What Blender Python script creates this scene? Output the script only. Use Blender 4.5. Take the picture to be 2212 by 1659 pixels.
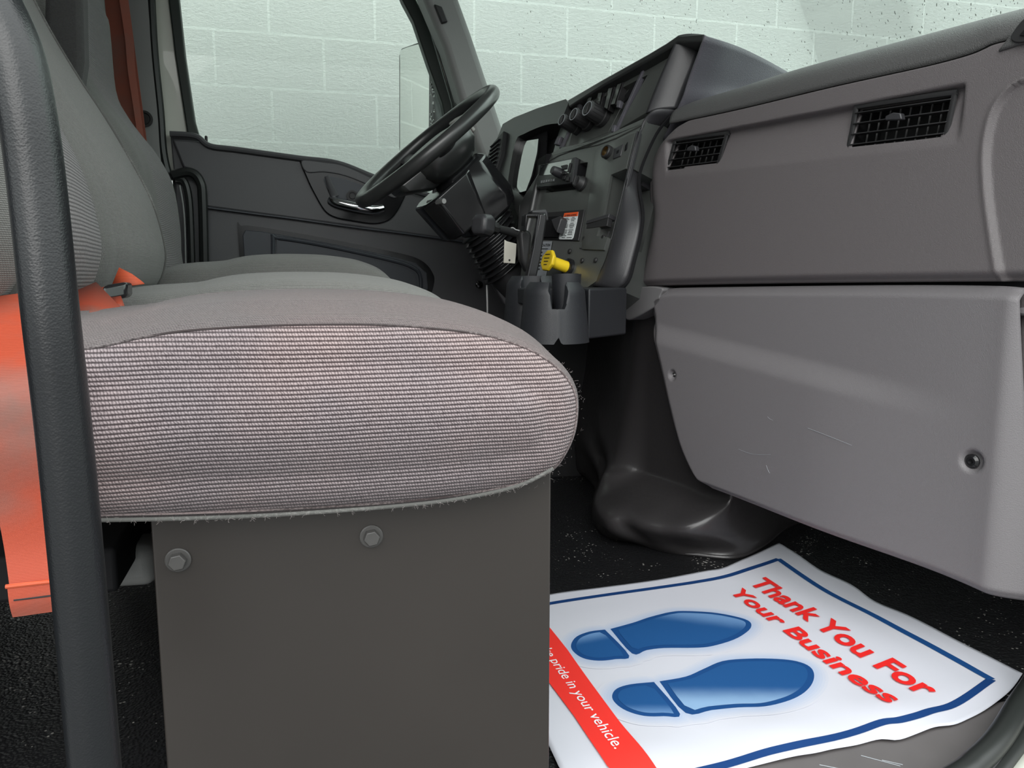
import bpy, bmesh, math, random
import numpy as np
from mathutils import Vector
random.seed(7); RNG = np.random.default_rng(7)
PI = math.pi
for _o in list(bpy.data.objects): bpy.data.objects.remove(_o)
SC = bpy.context.scene
COL = SC.collection
V = lambda *a: np.array(a if len(a) > 1 else a[0], float)
def nrm(v): v = np.asarray(v, float); return v/np.linalg.norm(v)

# ------------------------------------------------------------------ camera
FPX, CX, CY = 1661., 1106., 829.5
PITCH, YAW, ZC = math.radians(7.93), math.radians(15.37), .55
CF = V(math.sin(YAW)*math.cos(PITCH), math.cos(YAW)*math.cos(PITCH), -math.sin(PITCH))
CR = V(math.cos(YAW), -math.sin(YAW), 0); CU = np.cross(CR, CF); CO = V(0, 0, ZC)
cam_d = bpy.data.cameras.new('camera'); cam = bpy.data.objects.new('camera', cam_d); COL.objects.link(cam)
cam.location = CO; cam.rotation_euler = (PI/2-PITCH, 0, -YAW)
cam_d.sensor_width = 36; cam_d.lens = FPX/2212*36; cam_d.clip_start = .01; cam_d.clip_end = 200
cam_d.dof.use_dof = False
SC.camera = cam

# ------------------------------------------------------------------ sky, sun, exposure
w = bpy.data.worlds.new('overcast_sky'); SC.world = w; w.use_nodes = True
nt = w.node_tree; nt.nodes.clear()
bg = nt.nodes.new('ShaderNodeBackground'); wo = nt.nodes.new('ShaderNodeOutputWorld')
bg.inputs[1].default_value = 1.06
_tc = nt.nodes.new('ShaderNodeTexCoord'); _sx = nt.nodes.new('ShaderNodeSeparateXYZ'); _cr = nt.nodes.new('ShaderNodeValToRGB')
nt.links.new(_tc.outputs['Generated'], _sx.inputs[0]); nt.links.new(_sx.outputs[2], _cr.inputs[0]); nt.links.new(_cr.outputs[0], bg.inputs[0])
_e = _cr.color_ramp.elements; _e[0].position = .0; _e[0].color = (.50, .52, .52, 1); _e[1].position = .75; _e[1].color = (2.5, 2.62, 2.6, 1)
_q = _e.new(.10); _q.color = (.72, .75, .75, 1); _q = _e.new(.32); _q.color = (1.75, 1.85, 1.83, 1)
nt.links.new(bg.outputs[0], wo.inputs[0])
sun_d = bpy.data.lights.new('hazy_sun', 'SUN'); sun_d.energy = 1.3; sun_d.angle = math.radians(50); sun_d.color = (1, .965, .94)
sun = bpy.data.objects.new('hazy_sun', sun_d); COL.objects.link(sun)
_sd = nrm(V(.45, .95, -.62)); sun.rotation_euler = Vector(_sd).to_track_quat('-Z', 'Y').to_euler(); sun.location = (-1, -3, 3)
SC.view_settings.view_transform = 'Standard'; SC.view_settings.look = 'None'
SC.view_settings.gamma = 1; SC.view_settings.use_curve_mapping = False
SC.view_settings.exposure = .40

# ------------------------------------------------------------------ measuring helpers: a sight line met with a surface of the cab
def ray(x, y): return CF + CR*(x-CX)/FPX - CU*(y-CY)/FPX
def on(x, y, pt, n):
    d = ray(x, y); n = np.asarray(n, float); return CO + d*(np.dot(np.asarray(pt, float)-CO, n)/np.dot(d, n))
def onZ(x, y, z): return on(x, y, (0, 0, z), (0, 0, 1))
def onY(x, y, Y): return on(x, y, (0, Y, 0), (0, 1, 0))
def onX(x, y, X): return on(x, y, (X, 0, 0), (1, 0, 0))
# dash plane (upright, runs across the cab, passenger end a little further forward)
DP = V(.69, 1.45, .5); DN = nrm(V(-1, -.255, 0))            # DN points to the seats
def onD(x, y, off=0): return on(x, y, DP+DN*off, DN)
DU = nrm(V(.255, -1, 0))
# console plane: leans forward going up
LEAN = math.radians(19)
SP = V(.69, 1.45, .80); SV = nrm(-DN*math.sin(LEAN)+V(0, 0, math.cos(LEAN))); SN = nrm(np.cross(DU, SV))
if np.dot(SN, DN) < 0: SN = -SN
def onS(x, y, off=0): return on(x, y, SP+SN*off, SN)

# ------------------------------------------------------------------ materials
def _n(t, ty, **k):
    n = t.nodes.new(ty)
    for a, b in k.items():
        if a.startswith('i_'): n.inputs[a[2:].replace('_', ' ')].default_value = b
        else: setattr(n, a, b)
    return n
def mth(t, op, a, b=None, c=None):
    n = t.nodes.new('ShaderNodeMath'); n.operation = op
    for i, v in enumerate((a, b, c)):
        if v is None: continue
        if isinstance(v, (int, float)): n.inputs[i].default_value = v
        else: t.links.new(v, n.inputs[i])
    return n.outputs[0]
def pbr(name, col, rough=.5, spec=.5, metal=0, grain=None, gs=900, gd=.0006, coat=0, var=0, vs=6, scratch=0, sheen=0):
    m = bpy.data.materials.new(name); m.use_nodes = True; t = m.node_tree; b = t.nodes['Principled BSDF']
    b.inputs['Base Color'].default_value = (*col, 1); b.inputs['Roughness'].default_value = rough
    b.inputs['Specular IOR Level'].default_value = spec; b.inputs['Metallic'].default_value = metal
    b.inputs['Coat Weight'].default_value = coat; b.inputs['Sheen Weight'].default_value = sheen
    tc = _n(t, 'ShaderNodeTexCoord')
    h = None
    if grain == 'leather':
        vo = _n(t, 'ShaderNodeTexVoronoi', feature='SMOOTH_F1'); vo.inputs['Scale'].default_value = gs; vo.inputs['Smoothness'].default_value = .6
        no = _n(t, 'ShaderNodeTexNoise'); no.inputs['Scale'].default_value = gs*.45; no.inputs['Detail'].default_value = 3
        t.links.new(tc.outputs['Object'], vo.inputs['Vector']); t.links.new(tc.outputs['Object'], no.inputs['Vector'])
        h = mth(t, 'ADD', vo.outputs['Distance'], no.outputs['Fac'])
    elif grain == 'noise':
        no = _n(t, 'ShaderNodeTexNoise'); no.inputs['Scale'].default_value = gs; no.inputs['Detail'].default_value = 4
        t.links.new(tc.outputs['Object'], no.inputs['Vector']); h = no.outputs['Fac']
    if h is not None:
        bu = _n(t, 'ShaderNodeBump'); bu.inputs['Strength'].default_value = 1; bu.inputs['Distance'].default_value = gd
        t.links.new(h, bu.inputs['Height']); t.links.new(bu.outputs['Normal'], b.inputs['Normal'])
    if var:
        no2 = _n(t, 'ShaderNodeTexNoise'); no2.inputs['Scale'].default_value = vs; no2.inputs['Detail'].default_value = 5
        t.links.new(tc.outputs['Object'], no2.inputs['Vector'])
        mx = _n(t, 'ShaderNodeMix', data_type='RGBA'); mx.inputs['A'].default_value = (*[c*(1-var) for c in col], 1)
        mx.inputs['B'].default_value = (*[min(1, c*(1+var)) for c in col], 1); t.links.new(no2.outputs['Fac'], mx.inputs['Factor'])
        t.links.new(mx.outputs['Result'], b.inputs['Base Color'])
    return m
def glassy(name, tint, refl=1.0):
    m = bpy.data.materials.new(name); m.use_nodes = True; t = m.node_tree; t.nodes.clear()
    o = _n(t, 'ShaderNodeOutputMaterial'); tr = _n(t, 'ShaderNodeBsdfTransparent'); gl = _n(t, 'ShaderNodeBsdfGlossy')
    fr = _n(t, 'ShaderNodeFresnel'); mx = _n(t, 'ShaderNodeMixShader'); fr.inputs['IOR'].default_value = 1.45
    tr.inputs[0].default_value = (*tint, 1); gl.inputs['Roughness'].default_value = .02
    f = mth(t, 'MULTIPLY', fr.outputs[0], refl)
    t.links.new(f, mx.inputs[0]); t.links.new(tr.outputs[0], mx.inputs[1]); t.links.new(gl.outputs[0], mx.inputs[2]); t.links.new(mx.outputs[0], o.inputs[0])
    return m
def weave(name, rp, cp, dark, light, dark2, light2, slant=.5, bump=.0009, contrast=1.0):
    """knitted cloth: rows rp metres apart, loops cp metres apart, colour darkens in the gaps between loops"""
    m = bpy.data.materials.new(name); m.use_nodes = True; t = m.node_tree; b = t.nodes['Principled BSDF']
    uv = _n(t, 'ShaderNodeUVMap'); uv.uv_map = 'UVMap'
    tc = _n(t, 'ShaderNodeTexCoord')
    wob = _n(t, 'ShaderNodeTexNoise'); wob.inputs['Scale'].default_value = 5; wob.inputs['Detail'].default_value = 2; t.links.new(tc.outputs['Object'], wob.inputs['Vector'])
    fine = _n(t, 'ShaderNodeTexNoise'); fine.inputs['Scale'].default_value = 420; fine.inputs['Detail'].default_value = 2; t.links.new(tc.outputs['Object'], fine.inputs['Vector'])
    big = _n(t, 'ShaderNodeTexNoise'); big.inputs['Scale'].default_value = 7; big.inputs['Detail'].default_value = 5; t.links.new(tc.outputs['Object'], big.inputs['Vector'])
    sx = _n(t, 'ShaderNodeSeparateXYZ'); t.links.new(uv.outputs[0], sx.inputs[0])
    row = mth(t, 'ADD', mth(t, 'DIVIDE', sx.outputs[1], rp), mth(t, 'MULTIPLY', wob.outputs['Fac'], 2.2))
    rf = mth(t, 'FRACT', row); rk = mth(t, 'FLOOR', row)
    col = mth(t, 'ADD', mth(t, 'DIVIDE', sx.outputs[0], cp), mth(t, 'MULTIPLY', rk, .37))
    col = mth(t, 'ADD', col, mth(t, 'MULTIPLY', rf, slant)); col = mth(t, 'ADD', col, mth(t, 'MULTIPLY', fine.outputs['Fac'], 1.1))
    cf = mth(t, 'FRACT', col)
    a = mth(t, 'POWER', mth(t, 'SINE', mth(t, 'MULTIPLY', rf, PI)), .95)
    c = mth(t, 'SINE', mth(t, 'MULTIPLY', cf, PI))
    h = mth(t, 'MULTIPLY', a, mth(t, 'MULTIPLY_ADD', c, .55, .45))
    h2 = mth(t, 'MULTIPLY_ADD', fine.outputs['Fac'], .5, mth(t, 'SUBTRACT', h, .25))
    r = _n(t, 'ShaderNodeMapRange'); r.inputs['From Min'].default_value = .20; r.inputs['From Max'].default_value = .15+.75/contrast; t.links.new(h2, r.inputs['Value'])
    st = _n(t, 'ShaderNodeMapRange'); st.inputs['From Min'].default_value = .38; st.inputs['From Max'].default_value = .62; t.links.new(big.outputs['Fac'], st.inputs['Value'])
    mA = _n(t, 'ShaderNodeMix', data_type='RGBA'); mA.inputs['A'].default_value = (*dark, 1); mA.inputs['B'].default_value = (*dark2, 1); t.links.new(st.outputs[0], mA.inputs['Factor'])
    mB = _n(t, 'ShaderNodeMix', data_type='RGBA'); mB.inputs['A'].default_value = (*light, 1); mB.inputs['B'].default_value = (*light2, 1); t.links.new(st.outputs[0], mB.inputs['Factor'])
    mC = _n(t, 'ShaderNodeMix', data_type='RGBA'); t.links.new(r.outputs[0], mC.inputs['Factor']); t.links.new(mA.outputs['Result'], mC.inputs['A']); t.links.new(mB.outputs['Result'], mC.inputs['B'])
    t.links.new(mC.outputs['Result'], b.inputs['Base Color']); b.inputs['Roughness'].default_value = .85; b.inputs['Specular IOR Level'].default_value = .25; b.inputs['Sheen Weight'].default_value = .15
    bu = _n(t, 'ShaderNodeBump'); bu.inputs['Strength'].default_value = 1; bu.inputs['Distance'].default_value = bump
    t.links.new(h2, bu.inputs['Height']); t.links.new(bu.outputs['Normal'], b.inputs['Normal'])
    return m
M = {}
M['dash_grey'] = pbr('grained_warm_grey_plastic', (.112, .102, .105), .50, .45, grain='leather', gs=1150, gd=.00026)
M['dash_top'] = pbr('grained_dark_grey_plastic', (.072, .072, .072), .48, .5, grain='leather', gs=950, gd=.0004)
M['lower_grey'] = pbr('grained_light_grey_plastic', (.145, .137, .143), .50, .45, grain='leather', gs=1150, gd=.00024)
M['stub_grey'] = pbr('smooth_grey_plastic', (.15, .147, .15), .5, .4)
M['cowl'] = pbr('pebbled_blue_grey_plastic', (.085, .083, .098), .45, .5, grain='leather', gs=800, gd=.0004)
M['console'] = pbr('satin_black_plastic', (.026, .027, .027), .30, .6, grain='noise', gs=2500, gd=.00003)
M['face'] = pbr('satin_black_facia_reflection_tint', (.060, .065, .061), .30, 1.0, grain='noise', gs=2500, gd=.00003)  # greenish base lightened to stand in for the bright wall's reflection
M['console_rim'] = pbr('satin_charcoal_plastic', (.030, .030, .033), .40, .5, grain='leather', gs=1000, gd=.00012)
M['black'] = pbr('matt_black_plastic', (.018, .018, .019), .5, .45)
M['deep'] = pbr('black_cavity_plastic', (.006, .006, .007), .8, .2)
M['gloss'] = pbr('gloss_black_plastic', (.012, .012, .013), .16, .5)
M['pocket'] = pbr('grey_pocket_lining', (.085, .083, .092), .7, .3, grain='noise', gs=1500, gd=.0002)
M['slate'] = pbr('slate_moulded_plastic', (.013, .014, .017), .46, .5, grain='noise', gs=1400, gd=.0003)
M['door'] = pbr('charcoal_door_plastic', (.078, .078, .083), .45, .45, grain='noise', gs=900, gd=.0002)
M['door2'] = pbr('dark_slate_door_plastic', (.050, .055, .065), .45, .4)
M['trim'] = pbr('grey_pillar_plastic', (.24, .243, .238), .5, .4, grain='noise', gs=800, gd=.0002)
M['seal'] = pbr('black_rubber_seal', (.016, .018, .017), .38, .5)
M['seal_green'] = pbr('dark_window_seal', (.022, .03, .025), .5, .4)
M['cream'] = pbr('cream_body_paint', (.62, .63, .56), .35, .5, coat=.3)
M['bar'] = pbr('powder_coated_black_bar', (.008, .009, .0105), .33, .5, grain='leather', gs=900, gd=.00010)
M['steelplate'] = pbr('dark_brown_grey_painted_steel', (.027, .023, .0205), .34, .5, var=.16, vs=5)
M['boltm'] = pbr('grey_painted_bolt', (.060, .058, .056), .4, .5, var=.15, vs=80)
M['chrome'] = pbr('polished_chrome', (.75, .76, .78), .12, .5, metal=1)
M['rubber'] = pbr('black_rubber_floor', (.014, .014, .015), .48, .5, grain='noise', gs=330, gd=.0022)
M['tunnel'] = pbr('moulded_black_vinyl', (.030, .028, .029), .30, .5, grain='noise', gs=60, gd=.0006)
M['carpet'] = pbr('black_insulation', (.010, .010, .011), .7, .3)
M['paper'] = pbr('white_paper', (.62, .625, .69), .6, .3, var=.02, vs=9)
M['pblue'] = pbr('printed_blue_ink', (.010, .065, .22), .5, .35, var=.15, vs=12)
M['pnavy'] = pbr('printed_navy_ink', (.008, .045, .17), .5, .35)
M['pred'] = pbr('printed_red_ink', (.80, .022, .02), .5, .35)
M['pbanner'] = pbr('printed_banner_red_ink', (.86, .04, .03), .5, .35)
M['pwhite'] = pbr('printed_white', (.82, .82, .85), .6, .3)
M['yellow'] = pbr('yellow_plastic', (.83, .58, .02), .4, .5)
M['vane'] = pbr('grey_vane_plastic', (.16, .16, .16), .4, .5)
M['labelw'] = pbr('white_label', (.62, .66, .66), .5, .4)
M['labelg'] = pbr('grey_label', (.28, .30, .32), .5, .4)
M['labelo'] = pbr('orange_label_header', (.75, .10, .02), .5, .4)
M['ink'] = pbr('black_ink', (.02, .02, .022), .6, .3)
M['inkgrey'] = pbr('grey_ink', (.12, .13, .13), .6, .3)
M['tag'] = pbr('bare_aluminium_tag', (.50, .48, .42), .5, .5, metal=.2)
M['silver'] = pbr('silver_badge', (.55, .55, .55), .3, .5, metal=.8)
M['screen'] = pbr('cluster_glass', (.012, .013, .014), .05, 1.0, coat=1); M['screen'].node_tree.nodes['Principled BSDF'].inputs['IOR'].default_value = 2.3; M['screen'].node_tree.nodes['Principled BSDF'].inputs['Coat IOR'].default_value = 2.0
M['mirror'] = pbr('mirror_glass', (.66, .68, .66), .03, .5, metal=1)
M['brass'] = pbr('brass_socket', (.45, .30, .12), .3, .5, metal=1)
M['tanknob'] = pbr('tan_horn_pad', (.22, .20, .19), .5, .4)
M['threshold'] = pbr('scuffed_grey_step_plate', (.13, .12, .12), .45, .5, var=.15, vs=20)
M['headliner'] = pbr('light_grey_headliner', (.45, .45, .44), .9, .2)
M['backwall'] = pbr('black_rear_panel', (.02, .021, .022), .7, .3)
M['asphalt'] = pbr('wet_asphalt', (.10, .10, .10), .6, .4, var=.2, vs=3)
M['glass'] = glassy('side_window_glass', (.94, 1.0, .965), .35)
M['wglass'] = glassy('windscreen_glass', (.93, .99, .96), .35)
M['drop'] = glassy('rain_drop_water', (.45, .46, .44), 1.0)
M['arm'] = pbr('blue_grey_wet_housing', (.16, .20, .21), .25, .5)
M['fab'] = weave('ribbed_grey_seat_cloth', .0033, .0023, (.045, .034, .038), (.30, .255, .265), (.055, .035, .036), (.36, .285, .282), .55, .0011)
M['fabtop'] = weave('twill_grey_seat_cloth', .0017, .0019, (.045, .037, .038), (.185, .162, .163), (.052, .038, .038), (.215, .172, .170), .8, .0009, 1.1)
M['fabfar'] = weave('plain_grey_seat_cloth', .0017, .0019, (.085, .085, .080), (.195, .195, .185), (.085, .085, .08), (.21, .205, .195), .8, .0004, .9)
M['fabrib'] = weave('ribbed_backrest_cloth', .0040, .0030, (.065, .063, .066), (.235, .225, .225), (.07, .063, .066), (.25, .232, .232), .4, .0009)
M['gap_shade'] = weave('gap_shade_cloth', .0022, .0022, (.03, .03, .03), (.07, .07, .068), (.03, .03, .03), (.07, .07, .068), .4, .0004)  # dark colour carries the shade of the gap between the seat backs
M['fibre'] = pbr('loose_cloth_fibre', (.26, .235, .23), .8, .2)
def belt_mat(name, c, dirt=.5):
    m = bpy.data.materials.new(name); m.use_nodes = True; t = m.node_tree; b = t.nodes['Principled BSDF']
    tc = _n(t, 'ShaderNodeTexCoord'); wv = _n(t, 'ShaderNodeTexWave'); wv.bands_direction = 'Z'; wv.inputs['Scale'].default_value = 330; wv.inputs['Distortion'].default_value = .6; wv.inputs['Detail Scale'].default_value = 30
    no = _n(t, 'ShaderNodeTexNoise'); no.inputs['Scale'].default_value = 9; no.inputs['Detail'].default_value = 6
    t.links.new(tc.outputs['Object'], wv.inputs['Vector']); t.links.new(tc.outputs['Object'], no.inputs['Vector'])
    mr = _n(t, 'ShaderNodeMapRange'); mr.inputs['From Min'].default_value = .48; mr.inputs['From Max'].default_value = .70; mr.inputs['To Max'].default_value = dirt; t.links.new(no.outputs['Fac'], mr.inputs['Value'])
    mx = _n(t, 'ShaderNodeMix', data_type='RGBA'); mx.inputs['A'].default_value = (*c, 1); mx.inputs['B'].default_value = (.13, .085, .07, 1); t.links.new(mr.outputs[0], mx.inputs['Factor'])
    t.links.new(mx.outputs['Result'], b.inputs['Base Color']); b.inputs['Roughness'].default_value = .6
    bu = _n(t, 'ShaderNodeBump'); bu.inputs['Distance'].default_value = .00012; t.links.new(wv.outputs['Fac'], bu.inputs['Height']); t.links.new(bu.outputs['Normal'], b.inputs['Normal'])
    return m
M['belt'] = belt_mat('orange_webbing', (.35, .046, .016), .85)
M['belt2'] = belt_mat('clean_orange_webbing', (.50, .075, .025), .3)
M['beltdark'] = belt_mat('rust_red_webbing', (.22, .055, .03), .5)
def block_wall_mat():
    m = bpy.data.materials.new('split_face_concrete_block'); m.use_nodes = True; t = m.node_tree; b = t.nodes['Principled BSDF']
    uv = _n(t, 'ShaderNodeUVMap'); uv.uv_map = 'UVMap'
    br = _n(t, 'ShaderNodeTexBrick'); br.offset = .5; br.inputs['Scale'].default_value = 1
    br.inputs['Brick Width'].default_value = .406; br.inputs['Row Height'].default_value = .203; br.inputs['Mortar Size'].default_value = .0065; br.inputs['Mortar Smooth'].default_value = .5
    t.links.new(uv.outputs[0], br.inputs['Vector'])
    n1 = _n(t, 'ShaderNodeTexNoise'); n1.inputs['Scale'].default_value = 62; n1.inputs['Detail'].default_value = 8; n1.inputs['Roughness'].default_value = .82
    n2 = _n(t, 'ShaderNodeTexNoise'); n2.inputs['Scale'].default_value = 8; n2.inputs['Detail'].default_value = 4
    n3 = _n(t, 'ShaderNodeTexNoise'); n3.inputs['Scale'].default_value = 1.7; n3.inputs['Detail'].default_value = 3
    mp = _n(t, 'ShaderNodeMapping'); mp.inputs['Scale'].default_value = (.85, 1.2, 1); mp.inputs['Rotation'].default_value = (0, 0, .35); t.links.new(uv.outputs[0], mp.inputs['Vector'])
    for n in (n1, n2): t.links.new(mp.outputs[0], n.inputs['Vector'])
    t.links.new(uv.outputs[0], n3.inputs['Vector'])
    inv = mth(t, 'SUBTRACT', 1, mth(t, 'MULTIPLY', br.outputs['Fac'], .55))
    h = mth(t, 'ADD', mth(t, 'MULTIPLY', br.outputs['Fac'], .36), mth(t, 'MULTIPLY', inv, mth(t, 'ADD', mth(t, 'MULTIPLY', n1.outputs['Fac'], 1.15), mth(t, 'MULTIPLY', n2.outputs['Fac'], .25))))
    bu = _n(t, 'ShaderNodeBump'); bu.inputs['Distance'].default_value = .024; bu.inputs['Strength'].default_value = 1; t.links.new(h, bu.inputs['Height']); t.links.new(bu.outputs['Normal'], b.inputs['Normal'])
    mx = _n(t, 'ShaderNodeMix', data_type='RGBA'); mx.inputs['A'].default_value = (.87, .89, .87, 1); mx.inputs['B'].default_value = (.94, .95, .93, 1); t.links.new(n3.outputs['Fac'], mx.inputs['Factor'])
    m2 = _n(t, 'ShaderNodeMix', data_type='RGBA'); m2.inputs['B'].default_value = (.76, .78, .76, 1); t.links.new(mx.outputs['Result'], m2.inputs['A']); t.links.new(br.outputs['Fac'], m2.inputs['Factor'])
    t.links.new(m2.outputs['Result'], b.inputs['Base Color']); b.inputs['Roughness'].default_value = .85; b.inputs['Specular IOR Level'].default_value = .2
    return m
M['block'] = block_wall_mat()

def add_specks(m, scale, thr, col):
    t = m.node_tree; b = t.nodes['Principled BSDF']; tc = _n(t, 'ShaderNodeTexCoord')
    vo = _n(t, 'ShaderNodeTexVoronoi'); vo.inputs['Scale'].default_value = scale; vo.inputs['Randomness'].default_value = 1; t.links.new(tc.outputs['Object'], vo.inputs['Vector'])
    no = _n(t, 'ShaderNodeTexNoise'); no.inputs['Scale'].default_value = 14; no.inputs['Detail'].default_value = 3; t.links.new(tc.outputs['Object'], no.inputs['Vector'])
    f = mth(t, 'LESS_THAN', vo.outputs['Distance'], mth(t, 'MULTIPLY', mth(t, 'SUBTRACT', no.outputs['Fac'], .42), thr))
    mx = _n(t, 'ShaderNodeMix', data_type='RGBA'); mx.inputs['A'].default_value = b.inputs['Base Color'].default_value[:]; mx.inputs['B'].default_value = (*col, 1); t.links.new(f, mx.inputs['Factor']); t.links.new(mx.outputs['Result'], b.inputs['Base Color'])
M['rubber'] = pbr('black_rubber_floor_mat', (.008, .008, .009), .42, .5, grain='leather', gs=260, gd=.0016)
add_specks(M['rubber'], 120, .95, (.30, .29, .27))
# ------------------------------------------------------------------ object helpers
WL = {}
def empty(name, loc, label=None, cat=None, group=None, kind=None):
    o = bpy.data.objects.new(name, None); COL.objects.link(o); o.location = loc; WL[o.name] = V(loc); o.empty_display_size = .05
    return tag(o, label, cat, group, kind)
def tag(o, label=None, cat=None, group=None, kind=None):
    if label: o['label'] = label
    if cat: o['category'] = cat
    if group: o['group'] = group
    if kind: o['kind'] = kind
    return o
class MB:
    def __init__(s): s.v = []; s.f = []; s.mi = []; s.cur = 0
    def add(s, vs, fs):
        o = len(s.v); s.v += [np.asarray(v, float) for v in vs]; s.f += [tuple(i+o for i in f) for f in fs]; s.mi += [s.cur]*len(fs); return s
    def box8(s, c): return s.add(c, [(0, 3, 2, 1), (4, 5, 6, 7), (0, 1, 5, 4), (1, 2, 6, 5), (2, 3, 7, 6), (3, 0, 4, 7)])
    def prism(s, poly, vec):
        poly = [V(p) for p in poly]; vec = V(vec); n = len(poly)
        return s.add(poly+[p+vec for p in poly], [tuple(range(n))[::-1], tuple(range(n, 2*n))]+[(i, (i+1) % n, n+(i+1) % n, n+i) for i in range(n)])
    def beam(s, a, b, wv, hv):
        a, b, wv, hv = V(a), V(b), V(wv)/2, V(hv)/2
        return s.box8([a-wv-hv, a+wv-hv, a+wv+hv, a-wv+hv, b-wv-hv, b+wv-hv, b+wv+hv, b-wv+hv])
    def box(s, o, ex, ey, ez):
        o, ex, ey, ez = V(o), V(ex), V(ey), V(ez); return s.box8([o, o+ex, o+ex+ey, o+ey, o+ez, o+ex+ez, o+ex+ey+ez, o+ey+ez])
    def rings(s, rs, caps=True, closed=True):
        n = len(rs[0]); vs = [p for r in rs for p in r]; fs = []
        for k in range(len(rs)-1):
            for i in range(n if closed else n-1):
                j = (i+1) % n; fs.append((k*n+i, k*n+j, (k+1)*n+j, (k+1)*n+i))
        if caps: fs += [tuple(range(n))[::-1], tuple(range((len(rs)-1)*n, len(rs)*n))]
        return s.add(vs, fs)
    def lathe(s, o, ax, prof, n=32, caps=True):
        o = V(o); ax = nrm(ax); t = V(0, 0, 1) if abs(ax[2]) < .9 else V(1, 0, 0); e1 = nrm(np.cross(ax, t)); e2 = np.cross(ax, e1)
        return s.rings([[o+ax*h+r*(math.cos(a)*e1+math.sin(a)*e2) for a in np.linspace(0, 2*PI, n, endpoint=False)] for h, r in prof], caps)
    def tube(s, pts, r, n=12, caps=True, ry=None, up=None):
        pts = [V(p) for p in pts]; rs = []; prev = V(up) if up is not None else None
        for i, p in enumerate(pts):
            d = nrm(pts[min(i+1, len(pts)-1)]-pts[max(i-1, 0)])
            if prev is None: t = V(0, 0, 1) if abs(d[2]) < .9 else V(1, 0, 0)
            else: t = prev
            e1 = t-d*np.dot(t, d); e1 = nrm(e1); prev = e1; e2 = np.cross(d, e1)
            rr = r[i] if hasattr(r, '__len__') else r; r2 = ry if ry else rr
            rs.append([p+rr*math.cos(a)*e1+r2*math.sin(a)*e2 for a in np.linspace(0, 2*PI, n, endpoint=False)])
        return s.rings(rs, caps)
def build(mb, name, mat, parent=None, smooth=35, bevel=0, bseg=2, uv=None, solid=0, solid_off=-1, mats=None, subsurf=0, recalc=True, label=None):
    me = bpy.data.meshes.new(name); vs = np.array(mb.v); pw = WL[parent.name] if parent else V(0, 0, 0)
    c = (vs.max(0)+vs.min(0))/2
    me.from_pydata([tuple(v-c) for v in vs], [], mb.f)
    for m in (mats or [mat]): me.materials.append(m)
    if mats: me.polygons.foreach_set('material_index', mb.mi)
    if recalc:
        bm = bmesh.new(); bm.from_mesh(me); bmesh.ops.recalc_face_normals(bm, faces=bm.faces); bm.to_mesh(me); bm.free()
    me.update()
    if uv:
        L = me.uv_layers.new(name='UVMap')
        for p in me.polygons:
            for li in p.loop_indices:
                L.data[li].uv = uv(vs[me.loops[li].vertex_index], V(p.normal))
    if smooth:
        me.shade_smooth()
        if smooth < 180: me.set_sharp_from_angle(angle=math.radians(smooth))
    o = bpy.data.objects.new(name, me); COL.objects.link(o); o.location = c-pw; WL[o.name] = c
    if parent: o.parent = parent
    if solid:
        md = o.modifiers.new('thickness', 'SOLIDIFY'); md.thickness = solid; md.offset = solid_off
    if bevel:
        md = o.modifiers.new('edge', 'BEVEL'); md.width = bevel; md.segments = bseg; md.limit_method = 'ANGLE'; md.angle_limit = math.radians(35); md.harden_normals = False
    if subsurf:
        md = o.modifiers.new('soft', 'SUBSURF'); md.levels = subsurf; md.render_levels = subsurf
    if label: o['label'] = label
    return o
def copy_part(o, parent, d):
    c = o.copy(); COL.objects.link(c); c.parent = parent; c.location = V(o.location)+V(d); WL[c.name] = WL[o.name]+V(d); return c
def cut(o, mb):
    """boolean-cut a closed shape out of o, applied straight away"""
    me = bpy.data.meshes.new('cutter'); me.from_pydata([tuple(v) for v in mb.v], [], mb.f)
    bm = bmesh.new(); bm.from_mesh(me); bmesh.ops.recalc_face_normals(bm, faces=bm.faces); bm.to_mesh(me); bm.free()
    c = bpy.data.objects.new('cutter', me); COL.objects.link(c)
    par = o.parent; loc = o.location.copy(); o.parent = None; o.location = WL[o.name]
    md = o.modifiers.new('cut', 'BOOLEAN'); md.object = c; md.operation = 'DIFFERENCE'; md.solver = 'EXACT'
    bpy.context.view_layer.update(); dg = bpy.context.evaluated_depsgraph_get()
    nm = bpy.data.meshes.new_from_object(o.evaluated_get(dg)); o.modifiers.clear(); nm.name = o.name; o.data = nm
    nm.shade_smooth(); nm.set_sharp_from_angle(angle=math.radians(35))
    o.parent = par; o.location = loc; bpy.data.objects.remove(c); return o
def crv(pts, n=8, closed=False):
    """smooth curve through the points"""
    P = [V(p) for p in pts]; N = len(P); out = []
    rng = range(N) if closed else range(N-1)
    for i in rng:
        if closed: a, b, c, d = P[(i-1) % N], P[i], P[(i+1) % N], P[(i+2) % N]
        else: a, b, c, d = P[max(i-1, 0)], P[i], P[i+1], P[min(i+2, N-1)]
        for k in range(n):
            t = k/n; out.append(.5*((2*b)+(-a+c)*t+(2*a-5*b+4*c-d)*t*t+(-a+3*b-3*c+d)*t**3))
    if not closed: out.append(P[-1])
    return out
def resample(pts, n):
    P = np.array(pts, float); L = np.r_[0, np.cumsum(np.linalg.norm(np.diff(P, axis=0), axis=1))]; t = np.linspace(0, L[-1], n)
    return np.stack([np.interp(t, L, P[:, k]) for k in range(P.shape[1])], 1)
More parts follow.
